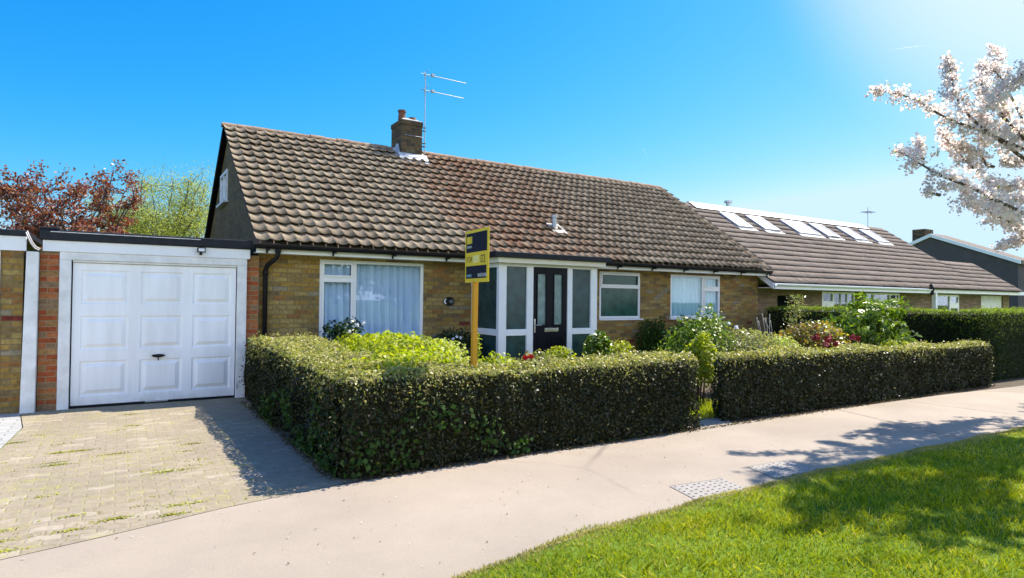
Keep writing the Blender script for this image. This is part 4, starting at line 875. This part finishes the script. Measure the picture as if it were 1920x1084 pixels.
# ------------------------------------------------------------------ garden shrubs
def shrub(name, label, c, rad, n_, size, mt, aspect=.5, group=None, seed=0, flowers=None, lump=.25, stems=7, cat='shrub', tilt=.8, core=True):
    r = root(name, (c[0], c[1], 0), label, cat, group); rs = np.random.default_rng(seed+100)
    d = unit(rs.normal(size=(n_, 3))); d[:, 2] = np.where(d[:, 2] < -.55, -d[:, 2], d[:, 2])
    rr = rs.uniform(0, 1, n_)**.35; lum = 1+fbm(d*1.0, 4.2, seed+1)*lump+fbm(d, 9, seed+2)*lump*.5
    P = np.array(c)+d*np.array(rad)*(rr*lum)[:, None]; P = P[P[:, 2] > .02]; dd_ = unit(P-np.array(c))
    leaves('foliage', P, dd_+np.array([0, 0, .5]), size, mt, r, aspect=aspect, tilt=tilt)
    mb = MB()
    for i in range(stems):
        a_ = rs.uniform(0, 6.28); q = rs.uniform(.3, .8); z1 = c[2]+rad[2]*.5
        mb.tube([(c[0]+.05*math.cos(a_), c[1]+.05*math.sin(a_), 0), (c[0]+rad[0]*q*.5*math.cos(a_), c[1]+rad[1]*q*.5*math.sin(a_), z1*.5), (c[0]+rad[0]*q*math.cos(a_), c[1]+rad[1]*q*math.sin(a_), z1)], [.012, .008, .003], 5)
    mb.build('stems', M['twig'], r)
    if flowers:
        fm, fpos, fs = flowers
        for p in fpos: flower(p, fs, fm, r)
    return r
def flower(p, s_, mt, parent, name='flower'):
    n_ = 14; d = unit(rng.normal(size=(n_, 3))+np.array([0, 0, .3])); P = np.array(p)+d*s_*.35
    return leaves(name, P, d, s_*.9, mt, parent, aspect=.9, tilt=.2, curl=-.1)
# lime mounds behind the left hedge
GL_ = 'lime green shrubs behind the left hedge'
shrub('lime_shrub', 'bright lime shrub spilling over the inner corner of the left hedge', (2.55, 6.25, .62), (.85, .62, .40), 5200, .055, M['lime'], .75, GL_, 1)
shrub('lime_shrub', 'lime green shrub in the middle of the bed below the large window', (3.0, 7.35, .64), (.85, .75, .44), 5200, .055, M['lime'], .75, GL_, 2)
shrub('lime_shrub', 'taller lime shrub behind, in front of the lower left of the large window', (3.15, 8.7, .66), (.8, .7, .42), 4200, .055, M['lime'], .75, GL_, 3)
shrub('variegated_shrub', 'pale cream and lime shrub under the right end of the large window sill', (3.95, 8.6, .60), (.62, .55, .34), 3600, .05, M['palelime'], .7, None, 4)
shrub('mottled_shrub', 'small clipped shrub with dull olive leaves beside the garage end of the hedge', (2.5, 9.3, .55), (.5, .7, .38), 3000, .035, M['mottled'], .5, None, 5)
shrub('dark_shrub', 'dark rose bush rising against the lower left corner of the large window', (3.05, 9.95, .72), (.36, .3, .50), 1500, .07, M['darkleaf'], .6, None, 6, (M['white_petal'], [(3.05, 9.62, 1.02), (3.18, 9.64, 1.12), (3.30, 9.68, 1.15)], .05), lump=.5)
shrub('dark_shrub', 'low dark bush against the brick wall beside the porch', (5.05, 10.0, .48), (.55, .4, .50), 2600, .07, M['darkleaf'], .6, None, 7, (M['white_petal'], [(4.85, 9.6, .86), (4.92, 9.6, .90), (5.0, 9.6, .88)], .05), lump=.4)
sp = root('green_spire_plant', (4.75, 8.6, 0), 'upright green spire plant just left of the yellow sign post', 'plant')
P = np.stack([4.75+rng.normal(0, .035, 260), 8.6+rng.normal(0, .035, 260), rng.uniform(.1, 1.03, 260)], 1); leaves('foliage', P, rng.normal(size=(260, 3)), .07, M['lime'], sp, aspect=.5)
MB().tube([(4.75, 8.6, 0), (4.77, 8.6, .95)], [.012, .006], 6).build('stem', M['bright'], sp)
# row of small plants behind the front hedge
for i, (x, y, z, rx, rz, mt_, lb) in enumerate([
    (3.75, 6.25, .62, .35, .32, 'lime', 'small lime plant showing over the hedge right of the sign post'),
    (4.45, 6.5, .60, .42, .30, 'mottled', 'low olive plant over the hedge below the porch door'),
    (6.55, 8.85, .50, .30, .24, 'lime', 'small yellow green plant at the foot of the dark front door'),
    (8.15, 9.1, .48, .42, .30, 'lime', 'low yellow green plant under the obscured window')]):
    shrub('low_plant', lb, (x, y, z), (rx, .3, rz), 900, .05, M[mt_], .6, 'small plants peeping over the front hedge', 20+i, cat='plant')
tl = root('tulip', (4.28, 6.4, 0), 'clump of red flowers peeping over the hedge left of the front door', 'flower')
for i, (x, z) in enumerate(((4.23, .835), (4.31, .845))):
    st = MB().tube([(x, 6.4, 0), (x+.01, 6.4, z-.02)], [.006, .004], 6).build('stem', M['bright'], tl)
    n_ = 9; a = np.arange(n_)*2*math.pi/n_*1.34; P = np.stack([x+.022*np.cos(a), 6.4+.022*np.sin(a), np.full(n_, z)], 1); V, F = [], []
    mb = MB()
    for k in range(6):
        a0 = k*math.pi/3; cx, cy = math.cos(a0), math.sin(a0); px_, py_ = -cy, cx
        mb.add([(x, 6.4, z-.035), (x+cx*.034+px_*.024, 6.4+cy*.034+py_*.024, z), (x+cx*.026, 6.4+cy*.026, z+.045), (x+cx*.034-px_*.024, 6.4+cy*.034-py_*.024, z)], [(0, 1, 2, 3)])
    mb.build('bloom', M['red_petal'], tl)
shrub('bright_shrub', 'fresh green leafy shrub standing before the right porch glass panel', (7.62, 9.05, .52), (.30, .26, .40), 800, .10, M['bright'], .55, None, 31)
for i, (x, z, lb) in enumerate(((10.25, .55, 'dark green climber on the brick below the obscured window corner'), (11.3, .52, 'dark green bush filling the wall foot under the curtained right window'))):
    shrub('dark_shrub', lb, (x, 10.25, z), (.5, .22, .55), 2200, .06, M['ivy' if i == 0 else 'darkleaf'], .6, None, 33+i, lump=.5)
# bed to the right of the gap
shrub('rose_bush', 'tall pale green rose bush with white blooms at the hedge gap', (8.35, 7.3, .72), (.60, .5, .62), 3000, .065, M['bright'], .6, None, 41, (M['white_petal'], [(8.75, 7.0, 1.18), (8.95, 7.0, 1.12), (7.85, 6.9, .95)], .06), lump=.5)
shrub('lime_shrub', 'yellow green shrub low in the gap between the front hedges', (7.42, 6.45, .55), (.26, .30, .50), 2400, .055, M['lime'], .7, None, 42)
shrub('mottled_shrub', 'broad pale mottled shrub behind the left part of the long hedge', (9.1, 7.0, .62), (.95, .55, .44), 5600, .045, M['mottled'], .5, None, 43)
shrub('mottled_shrub', 'yellowish mottled shrub left of the red flowered bush', (10.0, 6.9, .60), (.45, .4, .36), 1800, .05, M['palelime'], .5, None, 44)
fp = [(10.55, 6.55, .93), (10.85, 6.5, .88), (10.95, 6.55, .92), (11.1, 6.5, .80), (12.0, 6.6, .88), (11.5, 6.5, .78), (11.65, 6.5, .90), (10.7, 6.45, .80)]
shrub('peony_bush', 'bushy plant with yellow bronze leaves and round red blooms', (11.15, 7.05, .66), (.95, .55, .50), 5200, .075, M['autumn'], .55, None, 45, (M['pink_petal'], fp, .11), lump=.35)
shrub('bay_shrub', 'large glossy bright green shrub standing above the long hedge', (13.1, 7.0, .92), (1.05, .7, .68), 3900, .13, M['bright'], .38, None, 46, lump=.6)
shrub('lime_shrub', 'low golden shrub just behind the hedge below the glossy green shrub', (12.75, 6.3, .58), (.55, .3, .26), 1700, .05, M['lime'], .6, None, 47)
st = root('dry_stalks', (11.2, 8.0, 0), 'thin pale dry stalks standing before the brick wall corner', 'plant')
mb = MB()
for i in range(7):
    x = 10.95+i*.08; mb.tube([(x, 8, 0), (x+random.uniform(-.12, .02), 8, 1.0), (x-random.uniform(.05, .2), 8, random.uniform(1.15, 1.32))], [.008, .006, .012], 5)
mb.build('stems', M['straw'], st)
sv = root('silver_plant', (12.75, 8.4, 0), 'spindly bronze leaved plant in front of the dark boundary hedge', 'plant')
P = np.stack([12.75+rng.normal(0, .16, 500), 8.4+rng.normal(0, .12, 500), rng.uniform(.4, 1.72, 500)], 1); P[:, 0] = 12.75+(P[:, 0]-12.75)*(1.9-P[:, 2])*.9
leaves('foliage', P, rng.normal(size=(500, 3)), .09, M['mottled'], sv, aspect=.25)
MB().tube([(12.75, 8.4, 0), (12.75, 8.4, 1.6)], [.015, .005], 6).tube([(12.75, 8.4, .4), (12.95, 8.4, 1.3)], [.01, .004], 5).build('stems', M['twig'], sv)
tb = root('garden_table', (13.75, 8.3, 0), 'low white garden table half hidden by shrubs before the dark hedge', 'table')
MB().box(13.35, 14.15, 8.05, 8.55, .78, .84).build('table_top', M['white'], tb, bevel=.01)
for x in (13.4, 14.1):
    for y in (8.1, 8.5): MB().tube([(x, y, 0), (x, y, .78)], .02, 8).build('leg', M['white'], tb)

# ------------------------------------------------------------------ trees
def limb(mb, p0, p1, r0, r1, wob=.08, seg=6, k=5):
    p0, p1 = Vector(p0), Vector(p1); L = (p1-p0).length; pts = []; rs = []
    for i in range(k):
        t = i/(k-1); q = p0.lerp(p1, t)
        if 0 < i < k-1: q += Vector((random.uniform(-1, 1), random.uniform(-1, 1), random.uniform(-1, 1)))*L*wob
        pts.append(q); rs.append(r0+(r1-r0)*t)
    mb.tube(pts, rs, seg); return pts
def tree(name, label, base, th, spread, top, n_l, size, mt, seed, aspect=.5, n_br=9, clump=.22, sub=9, bark='bark', group=None, droop=0, r0=.09):
    random.seed(seed); rs = np.random.default_rng(seed); b = Vector(base); r = root(name, base, label, 'tree', group)
    mb = MB(); t = MB(); limb(t, b, b+Vector((0, 0, th)), r0, r0*.6, .02, 8); t.build('trunk', M[bark], r)
    C, ends = [], []
    for i in range(n_br):
        a = i*2.4+rs.uniform(-.3, .3); e = rs.uniform(.25, 1); rad = spread*rs.uniform(.5, 1)*math.sqrt(max(.05, 1-(e*.8)**2))
        st_ = b+Vector((0, 0, th*rs.uniform(.6, 1))); en = Vector((b.x+rad*math.cos(a), b.y+rad*math.sin(a), b.z+th+(top-th)*e))
        pts = limb(mb, st_, en, r0*.45, .012, .07)
        for j in range(sub):
            s_ = pts[2+j % 3].lerp(pts[min(3+j % 3, 4)], rs.uniform(0, 1)); d = Vector(rs.normal(size=3)); d.z = abs(d.z)*.7; d.normalize()
            e2 = s_+d*spread*rs.uniform(.15, .42); limb(mb, s_, e2, .012, .003, .08, 4, 4)
            ends += [(s_, e2)]
    mb.build('branches', M[bark], r)
    P = []
    per = max(1, n_l//len(ends))
    for s_, e2 in ends:
        tt = rs.uniform(.2, 1.1, per)[:, None]; q = np.array(s_)*(1-tt)+np.array(e2)*tt+rs.normal(0, clump, (per, 3))*(np.array([1, 1, .7])); q[:, 2] -= droop*rs.uniform(0, 1, per)**2
        P.append(q)
    P = np.concatenate(P); leaves('crown', P, rs.normal(size=P.shape)+np.array([0, 0, .5]), size, mt, r, aspect=aspect, tilt=.5)
    return r
tree('copper_tree', 'dark red leaved tree with loose spiky branches behind the garage', (-.95, 17.2, 0), 1.7, 1.8, 4.35, 13500, .075, M['redleaf'], 5, .6, 34, .075, 7, r0=.07)
tree('willow_tree', 'airy yellow green tree behind the garage next to the bungalow gable', (1.05, 22.5, 0), 2.2, 2.1, 5.2, 42000, .065, M['willow'], 8, .32, 34, .20, 9, droop=.4)

# cherry: trunk stands on the verge to the right, blossom clusters along reaching branches
random.seed(3)
ct = root('cherry_tree', (12.9, 3.1, 0), 'cherry tree in pale pink and white blossom reaching in from the right', 'tree')
t = MB(); limb(t, (12.9, 3.1, 0), (12.75, 3.2, 2.1), .16, .12, .01, 10); t.build('trunk', M['bark'], ct)
def back(u, v, Y):   # a point of the branch at real depth Y, measured from the photograph
    d = Fv + Rv*((u-960)/1168.4) - Uv*((v-542)/1168.4); k = Y/d.y; return Vector((0, 0, CAMH))+d*k
BR = [ # (depth Y, pixels along the branch, cluster radius px)
 (4.7, [(1632, 166), (1660, 172), (1690, 178), (1720, 188), (1745, 205), (1775, 222), (1810, 235), (1850, 250), (1920, 280)], .10),
 (4.6, [(1775, 105), (1782, 130), (1786, 155), (1792, 180), (1805, 205), (1830, 230)], .08),
 (4.85, [(1855, 85), (1875, 100), (1862, 130), (1880, 150), (1900, 190), (1920, 230)], .12),
 (4.7, [(1838, 118), (1845, 140), (1840, 160), (1860, 190), (1880, 220)], .09),
 (4.0, [(1680, 282), (1700, 292), (1722, 305), (1750, 322), (1785, 338), (1820, 350), (1860, 372), (1920, 400)], .10),
 (4.0, [(1725, 260), (1722, 278), (1715, 295)], .05),
 (3.7, [(1735, 358), (1745, 362)], .05),
 (4.5, [(1760, 240), (1775, 262), (1800, 290), (1830, 320)], .08),
 (4.3, [(1790, 265), (1810, 280), (1835, 285), (1850, 310)], .07),
 (4.2, [(1840, 170), (1870, 200), (1900, 240), (1925, 270)], .15),
 (4.2, [(1830, 215), (1860, 235), (1890, 255), (1925, 262)], .12),
 (3.8, [(1790, 345), (1820, 372), (1860, 400), (1900, 420)], .11),
 (4.1, [(1850, 340), (1880, 350), (1925, 345)], .13),
 (4.0, [(1830, 385), (1870, 395), (1905, 430), (1925, 440)], .11),
 (4.0, [(1875, 462), (1895, 455), (1920, 445)], .07),
 (4.0, [(1880, 300), (1905, 305), (1925, 300)], .08),
 (3.7, [(1850, 200), (1890, 160), (1930, 130)], .16), (3.7, [(1880, 380), (1930, 370)], .14)]
hub = Vector((12.7, 3.25, 2.6)); bmb = MB(); CL = []
for Yd, pxs, rad in BR:
    pts = [back(u, v, Yd-.12*i*(len(pxs) > 4)) for i, (u, v) in enumerate(pxs)]
    full = pts + ([pts[-1].lerp(hub, .5)+Vector((0, 0, .15)), hub] if len(pxs) > 4 else [pts[-1]+Vector((.12, -.05, -.02))])
    bmb.tube(full, [.006+.024*i/len(full) for i in range(len(full))], 6)
    for i in range(len(pts)-1):
        L = (pts[i+1]-pts[i]).length; k = max(3, int(L/.026))
        for j in range(k):
            CL.append(tuple(pts[i].lerp(pts[i+1], j/k)+Vector(rng.normal(0, rad*.66, 3)*np.array([1, 1.5, 1])*min(1, .4+.25*i))))
NBR = len(CL)
for i in range(26):   # the part of the crown beyond the frame
    a = rng.uniform(-1.6, 1.0); el = rng.uniform(.1, 1.2); L = rng.uniform(1.5, 3.3)
    e = hub+Vector((math.cos(a)*math.cos(el), -math.sin(a)*math.cos(el)*.8, math.sin(el)*1.1))*L
    dv = e-Vector((0, 0, CAMH)); zc = dv.dot(Fv)
    if 960+1168.4*dv.dot(Rv)/zc < 1960 and 542-1168.4*dv.dot(Uv)/zc > -60: continue
    pts = limb(bmb, hub, e, .04, .006, .06)
    for j in range(46):
        t_ = rng.uniform(.35, 1); q = pts[0].lerp(pts[-1], t_)+Vector(rng.normal(0, .17, 3)); CL.append(tuple(q))
# high boughs over the verge, which throw the dappled shade on the grass
NSH = len(CL); SV = Vector((.775, .10, 1.0))
def ground(u, v):
    d = Fv + Rv*((u-960)/1168.4) - Uv*((v-542)/1168.4); return Vector((0, 0, CAMH))+d*(-CAMH/d.z)
for line in ([(1515, 985), (1560, 960), (1620, 935), (1700, 915), (1800, 900), (1920, 880)], [(1440, 903), (1500, 888), (1600, 872), (1750, 858), (1920, 845)],
             [(1695, 1003), (1740, 985), (1800, 970), (1920, 960)], [(1850, 1015), (1930, 1000)], [(1560, 925), (1650, 900), (1760, 880), (1900, 860)],
             [(1640, 850), (1750, 838), (1900, 825)], [(1600, 950), (1700, 935), (1850, 920)]):
    pts = []
    for u, v in line:
        g_ = ground(u, v)
        for z in np.arange(4.2, 8, .2):
            q = g_+SV*z; d = q-Vector((0, 0, CAMH)); zz_ = d.dot(Fv); yy = 542-1168.4*d.dot(Uv)/zz_; xx = 960+1168.4*d.dot(Rv)/zz_
            if yy < -45 or xx > 1960: break
        pts.append(q)
    full = pts+[pts[-1].lerp(hub, .55)+Vector((0, 0, .5)), hub]
    bmb.tube(full, [.006+.035*i/len(full) for i in range(len(full))], 6)
    for i in range(len(pts)-1):
        L = (pts[i+1]-pts[i]).length; k = max(3, int(L/.02))
        for j in range(k): CL.append(tuple(pts[i].lerp(pts[i+1], j/k)+Vector(rng.normal(0, .15, 3))))
bmb.build('branches', M['bark'], ct)
CL = np.array(CL)
def visible_xy(C_):
    d = C_-np.array([0, 0, CAMH]); z = d@np.array(Fv); return 960+1168.4*(d@np.array(Rv))/z, 542-1168.4*(d@np.array(Uv))/z
xx, yy = visible_xy(CL); keep = (np.arange(len(CL)) < NBR) | (xx > 1945) | (yy < -30); SHD = CL[NSH:][keep[NSH:]]; CL = CL[keep]
k = 16; C_ = np.repeat(CL, k, 0); d = unit(rng.normal(size=C_.shape)); P = C_+d*rng.uniform(.015, .095, (len(C_), 1))
leaves('blossom', P, d, .043, M['petal'], ct, aspect=.95, tilt=.5, curl=.2)
k = 2; C_ = np.repeat(CL[::3], k, 0); d = unit(rng.normal(size=C_.shape)); P = C_+d*rng.uniform(.03, .09, (len(C_), 1)); leaves('young_leaves', P, d, .045, M['willow'], ct, aspect=.4)
k = 8; C_ = np.repeat(SHD, k, 0); d = unit(rng.normal(size=C_.shape)); P = C_+d*rng.uniform(.0, .14, (len(C_), 1)); leaves('leaves', P, d, .11, M['bright'], ct, aspect=.5)  # oversized leaves on the unseen boughs, added to deepen their shadow
print('clusters', len(CL))

# trees across the street, seen only mirrored in the window glass
for i, (x, y) in enumerate(((-5, -14), (1.5, -15), (8, -14), (15, -15))):
    tree('street_tree', ['broad green tree across the street opposite the garage', 'broad green tree across the street opposite the porch', 'broad green tree across the street opposite the long hedge', 'broad green tree across the street opposite the neighbouring house'][i], (x, y, 0), 1.2, 3.4, 4.6+i % 2, 9000, .3, M['bgleaf'], 60+i, .7, 16, .5, 6, group='trees across the street', r0=.2)

# ------------------------------------------------------------------ small things on the ground
def cover(name, label, corners, rows, cols_):
    c = [Vector((x, y, .001)) for x, y in corners]; cen = sum(c, Vector())/4
    r = root(name, (cen.x, cen.y, 0), label, 'manhole cover', 'chequered covers in the pavement')
    def P(u, v, z=.003): q = c[0].lerp(c[1], u).lerp(c[3].lerp(c[2], u), v); return (q.x, q.y, z)
    MB().add([P(0, 0), P(1, 0), P(1, 1), P(0, 1)], [(0, 1, 2, 3)]).build('plate', plain('worn_cover', (.31, .285, .255), (.25, .23, .21), 9, .8, .3), r)
    mb = MB(); e = .012
    for q in ((-e, 0, -e, 1+e), (1, 1+e, -e, 1+e)): mb.add([P(q[0], q[2], .0045), P(q[1], q[2], .0045), P(q[1], q[3], .0045), P(q[0], q[3], .0045)], [(0, 1, 2, 3)])
    for i in range(rows):
        for j in range(cols_):
            u, v = (i+.5+.25*(j % 2))/rows, (j+.5)/cols_; s_ = .013; t_ = .02
            if u > .97: continue
            mb.add([P(u-s_, v-t_, .0045), P(u+s_, v-t_, .0045), P(u+s_, v+t_, .0045), P(u-s_, v+t_, .0045)], [(0, 1, 2, 3)])
    mb.build('studs', M['black'], r)
cover('manhole_cover', 'chequered cover in the sunlit pavement nearest the camera', [(3.93, 3.73), (3.80, 3.22), (4.42, 3.22), (4.50, 3.66)], 8, 9)
cover('manhole_cover', 'chequered cover half under the blossom shadow beside the verge', [(5.03, 3.80), (4.92, 3.42), (5.50, 3.40), (5.62, 3.76)], 7, 8)
# moss and weeds on the driveway
nc_ = 90; k = 3400; cx = np.stack([rng.uniform(-1.0, 1.2, nc_), 4.75+rng.uniform(0, 1, nc_)**3*4.8], 1); cx = cx[(cx[:, 1] > np.interp(cx[:, 0], [-1.4, -.57, -.05, .68, 1.49], [4.45, 4.72, 4.84, 5.06, 5.2])) & (cx[:, 0] < 1.0)]
cx[:, 1] = np.round(cx[:, 1]/.105)*.105; wt = rng.uniform(.05, 1, len(cx))**2.5; ci = rng.choice(len(cx), k, p=wt/wt.sum())
P = np.concatenate([cx[ci]+rng.normal(0, 1, (k, 2))*np.array([.085, .022])*rng.uniform(.2, 1.3, (k, 1)), rng.uniform(.001, .007, (k, 1))], 1)
P = P[P[:, 1] > np.interp(P[:, 0], [-1.4, -.57, -.05, .68, 1.49], [4.43, 4.70, 4.82, 5.03, 5.17])]; k = len(P)
r_ = npmesh('driveway_moss', *leaf_geo(P, np.tile((0, 0, 1.), (k, 1)), .015, .8, .4), leaf_mat('moss', [(.30, .30, .05), (.40, .38, .08), (.20, .24, .03)], .8, .2, .1)); tag(r_, 'yellow green moss and weeds in the joints of the block driveway', 'moss', kind='stuff')
# scattered fallen petals, twigs and grit
k = 420; X = rng.uniform(-1, 11, k); Y = rng.uniform(3.3, 5.3, k); P = np.stack([X, Y, np.full(k, .006)], 1)
r_ = npmesh('leaf_litter', *leaf_geo(P, np.tile((0, 0, 1.), (k, 1)), .016, .6, .3, .05), leaf_mat('litter', [(.10, .07, .03), (.24, .18, .08), (.6, .55, .5), (.08, .12, .02)], .8, .1, .1)); tag(r_, 'scattered dry leaf litter and petals on the pavement', 'litter', kind='stuff')
k = 2600; t_ = rng.uniform(0, 1, k); X = np.interp(t_, [0, .35, .37, 1], [1.55, 1.62, 1.62, 14.2]); Y = np.where(t_ < .36, 5.3+t_/.36*4.6, 5.20+rng.normal(0, .02, k)); X = np.where(t_ < .36, 1.56+rng.normal(0, .03, k), 1.6+(t_-.36)/.64*12.6)
P = np.stack([X, Y, rng.uniform(.004, .02, k)], 1); r_ = npmesh('hedge_litter', *leaf_geo(P, np.tile((0, 0, 1.), (k, 1)), .028, .6, .5, .05), leaf_mat('hedge_litter', [(.08, .05, .025), (.14, .10, .05), (.06, .07, .02)], .8, .1, .1)); tag(r_, 'brown fallen leaves along the foot of the front hedges', 'litter', kind='stuff')
# vapour trails
def trail(label, a, b, D, wd):
    p = [back(u, v, D) for u, v in (a, b)]; mid = (p[0]+p[1])/2; mb = MB(); mb.tube([p[0], p[0].lerp(p[1], .5), p[1]], [wd*.3, wd, wd*.7], 8)
    n = N('vapour'); n.t.nodes.remove(n.b); v = n.n('VolumePrincipled'); v.inputs['Density'].default_value = .02; v.inputs['Color'].default_value = (1, 1, 1, 1); n.t.links.new(v.outputs[0], n.out.inputs['Volume'])
    o = mb.build('vapour_trail', n.m, loc=tuple(mid)); tag(o, label, 'vapour trail', kind='structure')
trail('faint straight vapour trail high left of the blossom', (1662, 94), (1735, 85), 3200, 5)
trail('short slanting vapour trail above the roof ridge', (1198, 265), (1215, 297), 3200, 3)
